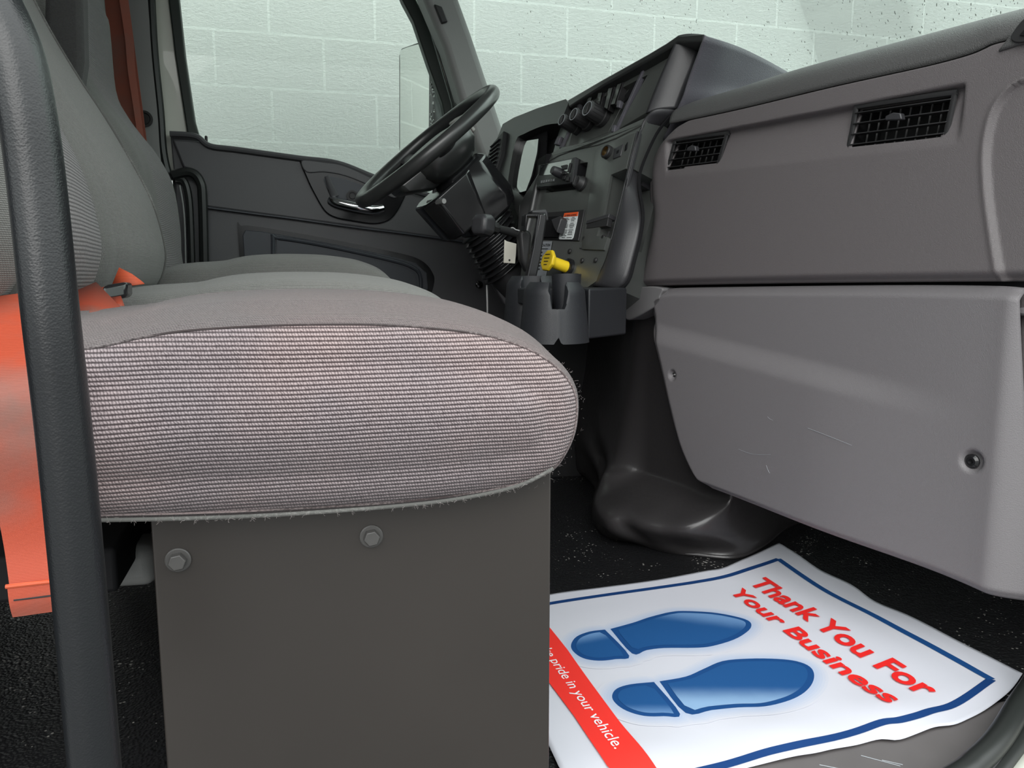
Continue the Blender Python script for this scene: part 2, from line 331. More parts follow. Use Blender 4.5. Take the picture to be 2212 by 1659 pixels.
def coons(B, T, L, R, nu, nv):
    """grid of points between bottom/top (left to right) and left/right (bottom to top) curves"""
    B, T = resample(B, nu), resample(T, nu); L, R = resample(L, nv), resample(R, nv); u = np.linspace(0, 1, nu)[None, :, None]; v = np.linspace(0, 1, nv)[:, None, None]
    return (1-v)*B[None]+v*T[None]+(1-u)*L[:, None]+u*R[:, None]-((1-u)*(1-v)*B[0]+u*(1-v)*B[-1]+(1-u)*v*T[0]+u*v*T[-1])
def gridmb(G, keep=None):
    nv, nu = G.shape[:2]; mb = MB(); fs = []
    for j in range(nv-1):
        for i in range(nu-1):
            if keep is not None and not keep(i, j): continue
            fs.append((j*nu+i, j*nu+i+1, (j+1)*nu+i+1, (j+1)*nu+i))
    return mb.add(G.reshape(-1, 3), fs)
def lerp2(a, b, t): return (a[0]+(b[0]-a[0])*t, a[1]+(b[1]-a[1])*t)
def sstep(a, b, x): t = min(1, max(0, (x-a)/(b-a))); return t*t*(3-2*t)
def ss(a, b, x): t = np.clip((x-a)/(b-a), 0, 1); return t*t*(3-2*t)
def pxslab(name, px, fn, off, thick, nrm_, mat, parent, bevel=.002, **k):
    P = [fn(x, y, off) for x, y in px]; mb = MB().prism(P, -V(nrm_)*thick); return build(mb, name, mat, parent, bevel=bevel, **k)
def boxuv(p, n):
    a = abs(n); return (p[0], p[2]) if a[1] >= max(a[0], a[2]) else ((p[0], p[1]) if a[2] > a[0] else (p[1], p[2]))
def text_faces(s, bold=0.0):
    cu = bpy.data.curves.new('lettering', 'FONT'); cu.body = s; cu.size = 1; cu.offset = bold; cu.resolution_u = 4
    o = bpy.data.objects.new('lettering', cu); COL.objects.link(o); bpy.context.view_layer.update()
    me = bpy.data.meshes.new_from_object(o.evaluated_get(bpy.context.evaluated_depsgraph_get()))
    vs = np.array([v.co[:] for v in me.vertices]); fs = [tuple(p.vertices) for p in me.polygons]
    bpy.data.objects.remove(o); bpy.data.curves.remove(cu); bpy.data.meshes.remove(me); return vs, fs

# ================================================================== SETTING
def struct(name, mb, mat, label=None, **k):
    o = build(mb, name, mat, None, **k); o['kind'] = 'structure'
    if label: o['label'] = label
    return o
# ground outside and block wall
struct('ground', MB().add([(-12, -12, -.95), (12, -12, -.95), (12, 12, -.95), (-12, 12, -.95)], [(0, 1, 2, 3)]), M['asphalt'], smooth=0)
WY = 3.27
wl = MB().box((-5, WY, -.95), (12, 0, 0), (0, .2, 0), (0, 0, 4.6))
struct('wall_outside', wl, M['block'], 'white split-face concrete block wall beyond the truck windows', smooth=0, uv=lambda p, n: (p[0]+.075, p[2]-.062))
# floor, rear wall, roof
fl = MB().box((-.75, .56, -.03), (2.2, 0, 0), (0, 1.98, 0), (0, 0, .03)); struct('floor', fl, M['rubber'], 'black pebbled rubber cab floor', smooth=0)
struct('wall_rear', MB().box((-.80, .5, -.03), (.05, 0, 0), (0, 2.1, 0), (0, 0, 1.75)), M['backwall'], 'black rear wall of the cab behind the seats', smooth=0)
struct('ceiling', MB().box((-.80, .5, 1.68), (1.75, 0, 0), (0, 2.1, 0), (0, 0, .05)), M['headliner'], 'cab roof lining', smooth=0)
struct('wall_front', MB().box((1.34, .62, -.03), (.04, 0, 0), (0, 1.9, 0), (0, 0, .84)), M['carpet'], 'black firewall under the dashboard', smooth=0)
# toe board left of the tunnel, seen past the seat
tb = MB(); tb.add([(1.34, 2.5, .0), (1.34, 2.5, .8), (.62, 1.98, .8), (.62, 1.98, 0), (1.34, 1.9, 0), (1.34, 1.9, .8)], [(0, 1, 2, 3), (3, 2, 5, 4), (0, 4, 5, 1), (1, 5, 2), (0, 3, 4)])
struct('trim_1', tb, M['carpet'], 'black lining of the tunnel side under the console', smooth=0)

# driver side window glass, windscreen
g = MB().prism([onY(x, y, 2.465) for x, y in [(352, -200), (412, 320), (700, 380), (900, 430), (1010, 420), (985, 300), (940, 100), (835, -200)]], (0, .005, 0)); struct('window_1', g, M['glass'], 'driver side window pane', smooth=0)
WS = crv([V(.60, 2.46, 0), V(.72, 2.43, 0), V(.95, 2.32, 0), V(1.16, 2.08, 0), V(1.29, 1.75, 0), V(1.33, 1.40, 0), V(1.33, 1.0, 0), V(1.27, .72, 0), V(1.15, .52, 0)], 8)
RAKE = V(-.40, 0, 1)
rows = []
for th_ in (0, .005):
    rows.append([[p+RAKE*h+V(0, 0, .80)+V(th_, th_*.3, 0) for p in WS] for h in np.linspace(0, .90, 12)])
mb = gridmb(np.array(rows[0])); wsc = struct('window_2', mb, M['wglass'], 'large curved windscreen pane above the dashboard', smooth=180)
md = wsc.modifiers.new('thickness', 'SOLIDIFY'); md.thickness = .005; md.offset = 0
def on_screen(x, y):
    """where a sight line meets the outside of the windscreen, and the pane direction there"""
    d = ray(x, y); dd = V(d[0]-RAKE[0]*d[2], d[1], 0); oo = V(CO[0]-RAKE[0]*(CO[2]-.80), CO[1], 0)
    for i in range(len(WS)-1):
        a, e = WS[i], WS[i+1]-WS[i]; den = dd[0]*e[1]-dd[1]*e[0]
        if abs(den) < 1e-9: continue
        r_ = a-oo; t = (r_[0]*e[1]-r_[1]*e[0])/den; u_ = (r_[0]*dd[1]-r_[1]*dd[0])/den
        if t > 0 and 0 <= u_ <= 1:
            n = nrm(np.cross(nrm(e), RAKE)); n = n if np.dot(n, d) > 0 else -n
            return CO+d*t+n*.004, n
    return None
dm = MB()
def drop(x, y, s):
    q_ = on_screen(x, y)
    if q_ is None: return
    c, n = q_; dn = nrm(-RAKE); lat = np.cross(n, dn)
    a = random.uniform(-.5, .5); dd = nrm(dn+lat*a); ll = np.cross(n, dd); L = s*random.uniform(1.2, 3.2)
    dm.rings([[c+n*h+dd*L*k*math.cos(q)+ll*s*k*math.sin(q) for q in np.linspace(0, 2*PI, 7, endpoint=False)] for h, k in ((0, 1), (s*.35, .7), (s*.5, .2))])
for _ in range(560):
    x = 1300+912*random.random()**.62; y = random.uniform(-5, 180)
    if random.random() < .2: x = random.uniform(1120, 1500)
    drop(x, y, random.choice([.0006, .0007, .0009, .0011]))
build(dm, 'raindrops', M['drop'], wsc, smooth=180)['kind'] = 'stuff'

struct('wall_right', MB().box((1.00, .60, -.03), (.36, 0, 0), (0, .03, 0), (0, 0, .84)), M['carpet'], 'black kick panel at the passenger end of the footwell', smooth=0)
struct('trim_7', MB().box((-.80, 2.36, 1.58), (1.6, 0, 0), (0, .14, 0), (0, 0, .11)), M['headliner'], 'roof header trim over the driver door', bevel=.01)
# ------------------------------------------------------------------ driver door
def dy(px, Y): return [onY(x, y, Y) for x, y in px]
door = empty('door_1', (0, 2.47, .1), 'charcoal driver door with moulded pocket and chrome pull', kind='structure')
DY = 2.42
top = crv([(367, 285), (395, 288), (422, 291), (433, 299), (453, 311), (512, 320), (642, 338), (728, 349), (775, 364), (811, 381), (870, 402), (950, 425), (1050, 452), (1260, 505)], 5)
low = [(1080, 700), (372, 700)]
poly = [onY(x, y, DY) for x, y in top]+[onY(x, y, DY) for x, y in [(1260, 955), (392, 965), (385, 560), (378, 400)]]
build(MB().prism(poly, (0, .05, 0)), 'door_panel', M['door'], door, bevel=.008, bseg=3)
# raised upper moulding of the door card
up = [onY(x, y, DY-.014) for x, y in crv([(371, 300), (430, 305), (455, 318), (512, 326), (645, 345), (735, 357), (800, 385), (870, 412), (960, 437)], 4)+[(1060, 470), (1060, 530), (880, 505), (640, 473), (445, 447), (440, 400), (425, 372), (395, 362)]]
build(MB().prism(up, (0, .02, 0)), 'upper_moulding', M['door'], door, bevel=.006, bseg=3)
# sill lip
lip = [onY(x, y, DY-.02)+V(0, 0, .0) for x, y in crv([(367, 289), (422, 294), (453, 315), (512, 323), (642, 341), (728, 352), (800, 379), (870, 406), (980, 436)], 6)]
build(MB().tube(lip, .008, 8), 'window_sill', M['door'], door)
# map pocket, outer rim and raised inner
def rimtube(px, Y, r, name, mat, par, closed=False, n=6, **k):
    P = [onY(x, y, Y) for x, y in crv(px, n, closed)]
    if closed: P = P+[P[0], P[1]]
    return build(MB().tube(P, r, 8), name, mat, par, **k)
pk = crv([(530, 720), (514, 500), (522, 488), (560, 490), (700, 514), (850, 544), (905, 560), (932, 585), (936, 620), (900, 720)], 5)
pko = build(MB().prism([onY(x, y, DY-.004) for x, y in pk], (0, .003, 0)), 'pocket_rim', M['gloss'], door, smooth=35)
build(MB().prism([onY(x, y, DY-.008) for x, y in [(540, 720), (524, 508), (530, 497), (565, 500), (700, 523), (845, 553), (898, 568), (922, 590), (925, 622), (890, 720)]], (0, .004, 0)), 'pocket_recess', M['door2'], door, bevel=.003)
rimtube([(595, 700), (590, 522), (600, 514), (700, 530), (845, 562), (892, 578), (908, 598), (905, 640), (870, 720)], DY-.010, .006, 'pocket_bead', M['door2'], door)
build(MB().prism([onY(x, y, DY-.012) for x, y in crv([(600, 720), (598, 530), (606, 522), (700, 538), (840, 570), (885, 585), (898, 602), (895, 640), (860, 720)], 3)], (0, .006, 0)), 'pocket_cover', M['door2'], door, bevel=.002)
# glossy pull bezel
bz = crv([(648, 341), (690, 345), (730, 349), (770, 362), (812, 384), (860, 402), (878, 412), (868, 440), (852, 466), (834, 479), (805, 484), (760, 478), (722, 470), (700, 455), (680, 422), (662, 385)], 4, True)
build(MB().prism([onY(x, y, DY-.022) for x, y in bz], (0, .02, 0)), 'pull_bezel', M['gloss'], door, bevel=.004, bseg=3)
build(MB().prism([onY(x, y, DY-.026) for x, y in crv([(652, 346), (700, 350), (740, 356), (790, 378), (840, 402), (862, 414), (850, 428), (800, 402), (745, 380), (700, 372), (662, 372)], 4, True)], (0, .012, 0)), 'pull_bezel_cap', M['door'], door, bevel=.003, bseg=3)
build(MB().prism([onY(x, y, DY-.024) for x, y in crv([(700, 384), (740, 386), (790, 404), (815, 422), (800, 434), (740, 430), (715, 418)], 4, True)], (0, .006, 0)), 'bezel_recess', M['trim'] if False else M['door2'], door)
lk = empty  # (naming clarity)
build(MB().lathe(onY(761, 424, DY-.024), (0, -1, 0), [(0, .017), (.006, .017), (.006, .012), (.002, .012), (.002, .009), (.006, .008)], 24), 'lock_button', M['black'], door)
build(MB().tube([onY(706, 380, DY-.05), onY(712, 398, DY-.045), onY(724, 424, DY-.035)], [.007, .009, .012], 8, ry=.004), 'latch_lever', M['door'], door)
hp = crv([onY(716, 432, DY-.03), onY(730, 438, DY-.045), onY(770, 447, DY-.055), onY(805, 453, DY-.045), onY(824, 450, DY-.03)], 6)
build(MB().tube(hp, .0145, 12), 'pull_handle', M['chrome'], door, label='chrome pull handle')
build(MB().lathe(onY(446, 312, DY), (0, 0, 1), [(-.02, .004), (.022, .004), (.024, .002)], 10), 'lock_pin', M['black'], door)
build(MB().tube([onY(x, y, DY-.012) for x, y in crv([(445, 448), (560, 463), (640, 473), (760, 490), (880, 505), (1000, 522), (1090, 538)], 5)], .003, 6), 'moulding_edge', M['door2'], door)
# lower seals beside seat
for k, (pl, r) in enumerate([([(380, 385), (398, 392), (408, 430), (412, 500), (415, 600)], .010), ([(372, 378), (410, 372), (432, 392), (438, 440), (442, 620)], .013)]):
    rimtube(pl, 2.40-.01*k, r, 'door_seal', M['seal'], door)
build(MB().box(onY(372, 380, 2.43), (.16, 0, 0), (0, .05, 0), (0, 0, -.9)), 'jamb', M['seal'], door, bevel=.004)
rimtube([(388, 400), (398, 470), (402, 620)], 2.385, .0025, 'seal_painted_highlight', M['trim'], door)  # pale bead stands in for the highlight along the black seal

# window frame seal of the door (rear edge and front edge)
def strip(name, L, R, Y, th, mat, par=None, **k):
    up1 = lambda Q: [lerp2(Q[1], Q[0], (Q[1][1]+215)/(Q[1][1]-Q[0][1]))]+list(Q[1:])      # carried on up to the roof
    L, R = up1(L), up1(R)
    P = [onY(x, y, Y) for x, y in L]+[onY(x, y, Y) for x, y in R[::-1]]; return build(MB().prism(P, (0, th, 0)), name, mat, par, **k)
strip('rear_window_seal', [(360, -30), (378, 120), (405, 292)], [(383, -30), (399, 120), (420, 260), (432, 302)], 2.44, .04, M['seal_green'], door, bevel=.004)
strip('front_window_seal', [(858, -30), (869, 0), (893, 45), (924, 137), (955, 223), (968, 290), (980, 340)], [(886, -30), (899, 0), (926, 52), (958, 160), (977, 225), (984, 290), (992, 340)], 2.44, .04, M['seal_green'], door, bevel=.004)
strip('rear_frame', [(318, -30), (326, 60), (340, 180), (355, 290), (364, 380)], [(362, -30), (380, 120), (405, 290), (385, 300), (388, 380)], 2.45, .05, M['cream'], door, bevel=.004, label='cream painted rear door frame')
strip('front_frame', [(893, -30), (905, 0), (928, 60), (960, 160), (979, 225), (980, 275), (1000, 330), (1020, 400)], [(905, -30), (914, 0), (938, 60), (968, 150), (989, 235), (1020, 290), (1040, 360), (1052, 420)], 2.45, .04, M['cream'], door, bevel=.003, label='cream painted front door frame')
# pillars
t2 = strip('trim_2', [(905, -30), (930, 30), (960, 100), (1000, 230), (1040, 345), (1062, 430)], [(982, -30), (993, 0), (1020, 75), (1058, 189), (1085, 271), (1120, 400)], 2.30, .10, M['trim'], bevel=.02, bseg=4); tag(t2, 'grey moulded windscreen pillar trim above the steering wheel', kind='structure')
build(MB().prism([onY(x, y, 2.288) for x, y in [(938, 8), (955, 14), (968, 46), (955, 50)]], (0, .02, 0)), 'clip_cover', M['black'], t2, bevel=.003)
build(MB().prism([onY(x, y, 2.36) for x, y in [(853, -185), (914, 0), (938, 60), (968, 150), (989, 235), (1020, 290), (1052, 400)]]+[onY(x, y, 2.36) for x, y in [(1075, 400), (1034, 270), (1004, 170), (962, 60), (934, 0), (873, -185)]], (0, .06, 0)), 'pillar_seal', M['seal'], t2, bevel=.006, bseg=3)
t3 = strip('trim_3', [(180, -30), (225, 280), (285, 700)], [(318, -30), (332, 100), (345, 260), (352, 420), (372, 700)], 2.40, .06, M['trim'], bevel=.004); tag(t3, 'dark grey rear pillar lining behind the driver seat', kind='structure')
build(MB().tube(crv([onY(319, -185, 2.41), onY(330, 80, 2.41), onY(345, 240, 2.41), onY(352, 330, 2.41), onY(366, 390, 2.41)], 5), .012, 8), 'pillar_seal', M['seal'], t3)
build(MB().lathe(onY(312, 257, 2.39), (0, -1, 0), [(0, .022), (.006, .022), (.006, .016), (.003, .014)], 24), 'belt_anchor_plug', M['seal'], t3)

# side mirror outside the driver window
mi = empty('side_mirror', (.45, 2.72, .8), 'tall wing mirror outside the driver window reflecting the block wall', 'mirror')
c1, c2 = onY(862, 330, 2.72), onY(862, 105, 2.72)
ax = nrm(V(.43, -.90, 0))     # width direction of the glass
def mpt(x, y, off=0):       # point on mirror glass plane
    n = nrm(np.cross(ax, V(0, 0, 1))); n = n if n[1] < 0 else -n
    return on(x, y, c1+n*off, n)
mn = nrm(np.cross(ax, V(0, 0, 1))); mn = mn if mn[1] < 0 else -mn
gp = crv([(864, 135), (864, 115), (870, 106), (902, 96), (922, 96)], 3)+[(927, 120), (927, 330)]+crv([(915, 330), (868, 332), (864, 318)], 3)
build(MB().prism([mpt(x, y, .004) for x, y in gp], -mn*.003), 'mirror_glass', M['mirror'], mi, smooth=0)
build(MB().prism([mpt(x, y, 0) for x, y in [(861, 120), (866, 104), (900, 92), (934, 92), (937, 345), (866, 337), (861, 325)]], -mn*.07), 'housing', M['seal_green'], mi, bevel=.006, bseg=3)
build(MB().prism([mpt(x, y, .012) for x, y in [(927, 120), (936, 120), (936, 345), (925, 345)]], -mn*.03), 'housing_edge', M['gloss'], mi, bevel=.002)
build(MB().prism([onY(x, y, 2.60) for x, y in [(932, 140), (962, 200), (966, 345), (930, 345)]], (0, .04, 0)), 'bracket', M['arm'], mi, bevel=.008)
build(MB().tube([onY(950, 335, 2.62), onY(965, 360, 2.56), onY(975, 385, 2.49)], .02, 10), 'mirror_arm', M['black'], mi)
dm = MB()
for _ in range(70):
    p = mpt(random.uniform(929, 938), random.uniform(150, 330), .014); r = random.uniform(.0012, .003); dm.lathe(p, mn, [(-.001, r), (r*.4, r*.8), (r*.7, r*.2)], 8)
o_ = build(dm, 'raindrops', M['silver'], mi, smooth=180); o_['kind'] = 'stuff'

# ================================================================== SEATS
def pillow(prof, y0, y1, r=.035, bulge=.008, crown=.0, crown_dir=(0, 0, 1), ny=10, flare=0):
    """prof: closed outline in (x, z); rounded edges of radius r, side caps bulged, middle crowned"""
    P = np.array(prof); N = len(P); cen = P.mean(0)
    T = np.roll(P, -1, 0)-np.roll(P, 1, 0); T /= np.linalg.norm(T, axis=1)[:, None]; Nn = np.stack([T[:, 1], -T[:, 0]], 1)
    area = .5*np.sum(P[:, 0]*np.roll(P[:, 1], -1)-np.roll(P[:, 0], -1)*P[:, 1])
    if area < 0: Nn = -Nn
    I = P-Nn*r; cd = V(crown_dir)
    half = []; lo, hi = P.min(0), P.max(0); ext = hi-lo; inr = ext.min()*.5
    med = np.array([np.clip(P[:, k], lo[k]+inr*.9, hi[k]-inr*.9) if ext[k] > ext.min()*1.05 else np.full(N, 0.) for k in (0, 1)]).T
    kk = 0 if ext[0] > ext[1] else 1; oth = 1-kk
    st_ = np.linspace(lo[kk]+ext[kk]*.12, hi[kk]-ext[kk]*.12, 16); mid_ = []
    for q_ in st_:           # middle line of the outline along its long axis
        near_ = np.abs(P[:, kk]-q_) < ext[kk]*.05; mid_.append((P[near_, oth].max()+P[near_, oth].min())/2)
    med[:, oth] = np.polyval(np.polyfit(st_, mid_, 1), np.clip(med[:, kk], st_[0], st_[-1]))
    Dv = med-P; Dl = np.linalg.norm(Dv, axis=1)[:, None]; Dv = Dv/Dl; Nn_ = Dv*np.minimum(1, .8*Dl/r); I = P+Nn_*r
    for t in (0, .2, .4, .6, .8, .93): half.append((I*t+med*(1-t), -bulge*(1-t**2)))
    for a in np.linspace(0, PI/2, 8): half.append((P+Nn_*r*(1-math.sin(a)), r*(1-math.cos(a))))
    rows = [(q, y0+d, 0) for q, d in half]
    ys = np.linspace(y0+r, y1-r, ny+2)[1:-1]
    for y in ys:
        s = (y-y0)/(y1-y0); rows.append((P, y, math.sin(s*PI)**.8))
    rows += [(q, y1-d, 0) for q, d in half[::-1]]
    rings = []
    for q, y, c in rows:
        ring = []
        for i in range(N):
            k = max(0, Nn[i, 0]*cd[0]+Nn[i, 1]*cd[2])
            ring.append(V(q[i, 0]+cd[0]*crown*c*k, y, q[i, 1]+cd[2]*crown*c*k))
        rings.append(ring)
    return MB().rings(rings, caps=False), rings
def seat_uv(p, n): return boxuv(p, n)
# -- passenger bench
bench = empty('bench_seat', (.05, .98, 0), 'grey cloth two-person bench seat on a brown-grey steel base', 'seat')
SY = .645
side_px = [(205, 722), (300, 703), (400, 687), (550, 677), (700, 674), (850, 677), (1000, 692), (1080, 710), (1150, 737), (1205, 778), (1236, 820), (1247, 865), (1240, 930), (1215, 985), (1185, 1018), (1120, 1047), (1000, 1072), (850, 1090), (600, 1106), (400, 1114), (200, 1120)]
pr = [onY(x, y, SY) for x, y in side_px]
prof = [(p[0], p[2]) for p in pr]; bz0 = prof[-1][1]
prof = prof+[(-.26, bz0), (-.30, bz0+.05), (-.30, prof[0][1]-.06), (-.26, prof[0][1]-.012)]
prof = [tuple(p) for p in crv([V(p) for p in prof], 4, True)]
mb, rgs = pillow(prof, .608, 1.03, .04, .012, .016)
# side panels ribbed, top twill: the two cloths meet at a seam
def two_cloth(mb, parent, name, nn, ks):
    o = build(mb, name, None, parent, smooth=180, uv=seat_uv, mats=[M['fab'], M['fabtop']])
    me = o.data; cz = WL[o.name]; L = me.uv_layers['UVMap'].data
    for p in me.polygons:
        side = p.index//nn < ks; p.material_index = 0 if side else 1
        for li in p.loop_indices:
            q = V(me.vertices[me.loops[li].vertex_index].co)+cz
            L[li].uv = (q[0], q[2]) if side else ((q[0], q[1]) if abs(p.normal[2]) > .55 else (q[2], q[1]))
    return o
N = len(prof); k_seam = 6+4
two_cloth(mb, bench, 'cushion', N, k_seam)
# piping seam around near side
sm = [V(p)+V(0, -.0008, 0) for p in rgs[k_seam]]
sel = sm[0:]+[sm[0]]
build(MB().tube(sel, .0009, 6), 'piping', M['fabtop'], bench)
# frayed lower hem
fz = MB()
hem = [onY(x, y, .612) for x, y in crv([(1195, 1012), (1120, 1049), (1000, 1076), (850, 1094), (600, 1112), (400, 1120), (200, 1124)], 8)]
build(MB().tube(hem, .0016, 8), 'hem', M['fabfar'], bench)
# middle cushion
prm = [(x, z+.012) for x, z in prof]
zt = max(z for x, z in prof)
prm = [(x*.97, bz0+.02+(z-bz0)*((.552-.004-bz0-.02)/(zt-bz0))) for x, z in prof]
mb, _ = pillow(prm, 1.035, 1.46, .04, .01, .010)
build(mb, 'cushion', M['fabfar'], bench, smooth=180, uv=seat_uv)
# backrests: one profile, reclined
bp = [(-.30, .525), (-.235, .512), (-.19, .530), (-.172, .57), (-.172, .61), (-.185, .67), (-.21, .73), (-.245, .80), (-.285, .87), (-.325, .95), (-.365, 1.05), (-.39, 1.16), (-.43, 1.25), (-.52, 1.24), (-.53, 1.1), (-.46, .85), (-.40, .65), (-.37, .52)]
bp = [tuple(p) for p in crv([V(p) for p in bp], 4, True)]
bp = [(x-.052, z) for x, z in bp]
for (a, b) in ((.64, 1.03), (1.05, 1.46)):
    mb, rg = pillow(bp, a, b, .045, .01, .018, (1, 0, 0), ny=18)
    o = build(mb, 'backrest', None, bench, smooth=180, uv=seat_uv, mats=[M['fabfar'], M['fabrib']]); me = o.data; cz = WL[o.name]
    for p in me.polygons:
        c = V(p.center)+cz
        p.material_index = 1 if (a < .8 and p.normal[0] > .3 and a+.085 < c[1] < b-.03 and c[2] > .5) else 0
    # seams where ribbed centre meets the bolsters
    for ys in ((a+.08, b-.03) if a < .8 else (b-.06,)):
        k = min(range(len(rg)), key=lambda q: abs(rg[q][0][1]-ys)); line = [p+V(.001, 0, 0) for p in rg[k] if p[0] > -.40 and p[2] > .5 and p[0] > -.16-.6*(p[2]-.5)-.06]
        line.sort(key=lambda p: p[2]); build(MB().tube(line, .0022, 6), 'piping', M['fabfar'], o)
# steel base
bs = MB(); BY = .648
xl, xr = onY(325, 1130, BY)[0], onY(1191, 1015, BY)[0]; zt_ = onY(1191, 1016, BY)[2]
bs.box((xl, BY, .0), (xr-xl, 0, 0), (0, .004, 0), (0, 0, zt_)); bs.box((xr-.004, BY+.001, .0), (.004, 0, 0), (0, .78, 0), (0, 0, zt_-.012)); bs.box((xl, 1.42, .0), (xr-xl, 0, 0), (0, .004, 0), (0, 0, zt_-.015))
build(bs, 'base_panel', M['steelplate'], bench, bevel=.0018)
def hexbolt(x, y, name='bolt'):
    c = onY(x, y, BY); wz = build(MB().lathe(c, (0, -1, 0), [(0, .0100), (.0016, .0100), (.0022, .0092), (.0022, .004)], 32), name, M['boltm'], bench)
    h = MB(); e1, e3 = V(1, 0, 0), V(0, 0, 1)
    rr = [[c+V(0, -d, 0)+r*(math.cos(a)*e1+math.sin(a)*e3) for a in np.arange(6)*PI/3+.15] for d, r in ((.002, .0072), (.0075, .0072), (.0085, .0064))]
    build(h.rings(rr), 'bolt_head', M['boltm'], wz, bevel=.0004)
hexbolt(385, 1209); hexbolt(802, 1158)
# bracket behind the base panel
br = MB().beam(onY(150, 1215, .80), onY(345, 1205, .80), (0, .05, 0), (0, 0, .042)); build(br, 'support_rail', M['trim'], bench, bevel=.012, bseg=4)
build(MB().box(onY(222, 1262, .79), (.012, 0, 0), (0, .03, 0), (0, 0, .05)), 'rail_tab', M['steelplate'], bench, bevel=.001)
build(MB().beam((-.5, .95, .30), (-.16, .95, .30), (0, .5, 0), (0, 0, .04)), 'seat_pan', M['deep'], bench, bevel=.004)
# loose fibres on the cloth edges
fm = MB()
def fibre(p, d, L, r=.00011):
    d = nrm(d); q = [p]; cur = p.copy(); dd = d.copy()
    for _ in range(5):
        dd = nrm(dd+RNG.normal(size=3)*.45); cur = cur+dd*L/5; q.append(cur.copy())
    fm.tube(q, r, 3, caps=False)
outl = [onY(x, y, SY+.03) for x, y in crv(side_px[4:17], 24)]
for i in range(230):
    a = RNG.random()**.8; k = int(a*(len(outl)-2)); p = outl[k]; t = outl[k+1]-outl[k]; n = nrm(V(-t[2], 0, t[0])); 
    if n[0] < 0 and n[2] < 0: pass
    fibre(p+V(0, RNG.uniform(-.03, .01), 0)-n*.004, n+RNG.normal(size=3)*.5+nrm(t)*.4, RNG.choice([.0015, .002, .003, .0045]), .00007)
for i in range(620):
    k = int(RNG.random()*(len(hem)-2)); p = hem[k]; fibre(p+V(0, RNG.uniform(-.002, .004), 0), V(RNG.normal()*.8, -.4, -.7), RNG.choice([.0015, .002, .003, .005]), .00008)
build(fm, 'loose_fibres', M['fibre'], bench, smooth=0, recalc=False)['kind'] = 'stuff'

# -- driver seat
ds = empty('driver_seat', (.0, 1.9, 0), 'grey cloth driver seat with high back behind the bench seat', 'seat')
prd = [(x*.95-.015, bz0+.06+(z-bz0)*((.592-bz0-.06)/(zt-bz0))) for x, z in prof]
mb, _ = pillow(prd, 1.64, 2.13, .045, .01, .010); build(mb, 'cushion', M['fabfar'], ds, smooth=180, uv=seat_uv)
dpx = [(217, -40), (226, 30), (236, 63), (249, 198), (274, 253), (305, 295), (338, 337), (371, 400), (386, 485), (389, 540), (388, 600)]
dpp = [onY(x, y, 2.07) for x, y in dpx]; dpf = [(p[0], p[2]) for p in dpp][::-1]
dpf = dpf+[(dpf[-1][0]-.02, 1.28), (dpf[-1][0]-.09, 1.27), (dpf[-1][0]-.12, 1.1), (dpf[4][0]-.17, .8), (dpf[0][0]-.16, .56), (dpf[0][0]-.08, .53)]
dpf = [tuple(p) for p in crv([V(p) for p in dpf], 4, True)]
mb, rg = pillow(dpf, 1.66, 2.12, .045, .01, .01, (1, 0, 0), ny=14)
o = build(mb, 'backrest', None, ds, smooth=180, uv=seat_uv, mats=[M['fabfar'], M['fabrib']]); cz = WL[o.name]
for p in o.data.polygons:
    c = V(p.center)+cz; p.material_index = 1 if (p.normal[0] > .3 and 1.76 < c[1] < 2.02) else 0
build(MB().box((-.42, 1.70, .02), (.55, 0, 0), (0, .36, 0), (0, 0, .40)), 'pedestal', M['black'], ds, bevel=.01)
# dark sheet added to paint the shaded gap between the two backs
hr = empty('gap_shade_panel', (-.5, 1.5, .8), 'dark sheet added for the shaded gap between bench back and driver seat', 'panel')
build(MB().prism([onY(x, y, 1.56) for x, y in [(95, -40), (176, -40), (178, 60), (180, 130), (150, 330), (90, 330)]], (0, .05, 0)), 'gap_shade_sheet', M['gap_shade'], hr, bevel=.01, uv=seat_uv)

# ================================================================== BELTS
def ribbon(name, pts, wid, wdir, mat, parent, th=.0014, n=10):
    C = crv(pts, n); L = []; 
    if not isinstance(wdir, list): wdir = [wdir]*len(pts)
    W = crv([V(w_) for w_ in wdir], n); Ws = crv([V(q, 0, 0) for q in (wid if isinstance(wid, list) else [wid]*len(pts))], n)
    rs = []
    for i, c in enumerate(C):
        d = nrm(C[min(i+1, len(C)-1)]-C[max(i-1, 0)]); wv = W[i]-d*np.dot(W[i], d); wv = nrm(wv)*Ws[i][0]/2; nn = nrm(np.cross(d, wv))*th/2
        rs.append([c-wv-nn, c+wv-nn, c+wv+nn, c-wv+nn])
    return build(MB().rings(rs), name, mat, parent, smooth=60)
b1 = empty('seat_belt', tuple(onY(85, 1250, .60)), 'faded orange lap belt strap hanging down beside the bench seat, stitched loop at its end', 'seat belt')
YB = .574
ctr = [(5, 640), (14, 715), (42, 820), (50, 950), (64, 1080), (78, 1180), (88, 1262)]
build_pts = [onY(x, y, (YB+.13, YB+.07, YB+.006)[i] if i < 3 else YB+.004*math.sin(i*1.7)) for i, (x, y) in enumerate(ctr)]
ribbon('webbing', build_pts, [.056, .054, .048, .044, .040, .038, .037], (1, .0, .03), M['belt'], b1)
e = onY(88, 1258, YB); ribbon('end_loop', [e+V(0, -.003, .002), e+V(.0005, -.004, -.010), e+V(.001, -.002, -.020)], .037, (1, 0, 0), M['belt'], b1, th=.005)
build(MB().tube([e+V(-.015, -.0066, -.0085), e+V(.017, -.0066, -.0075)], .0006, 6), 'stitching', M['ink'], b1)
build(MB().tube([e+V(-.0195, -.005, .001), e+V(.019, -.005, .002)], .0016, 8), 'loop_fold', M['belt2'], b1)
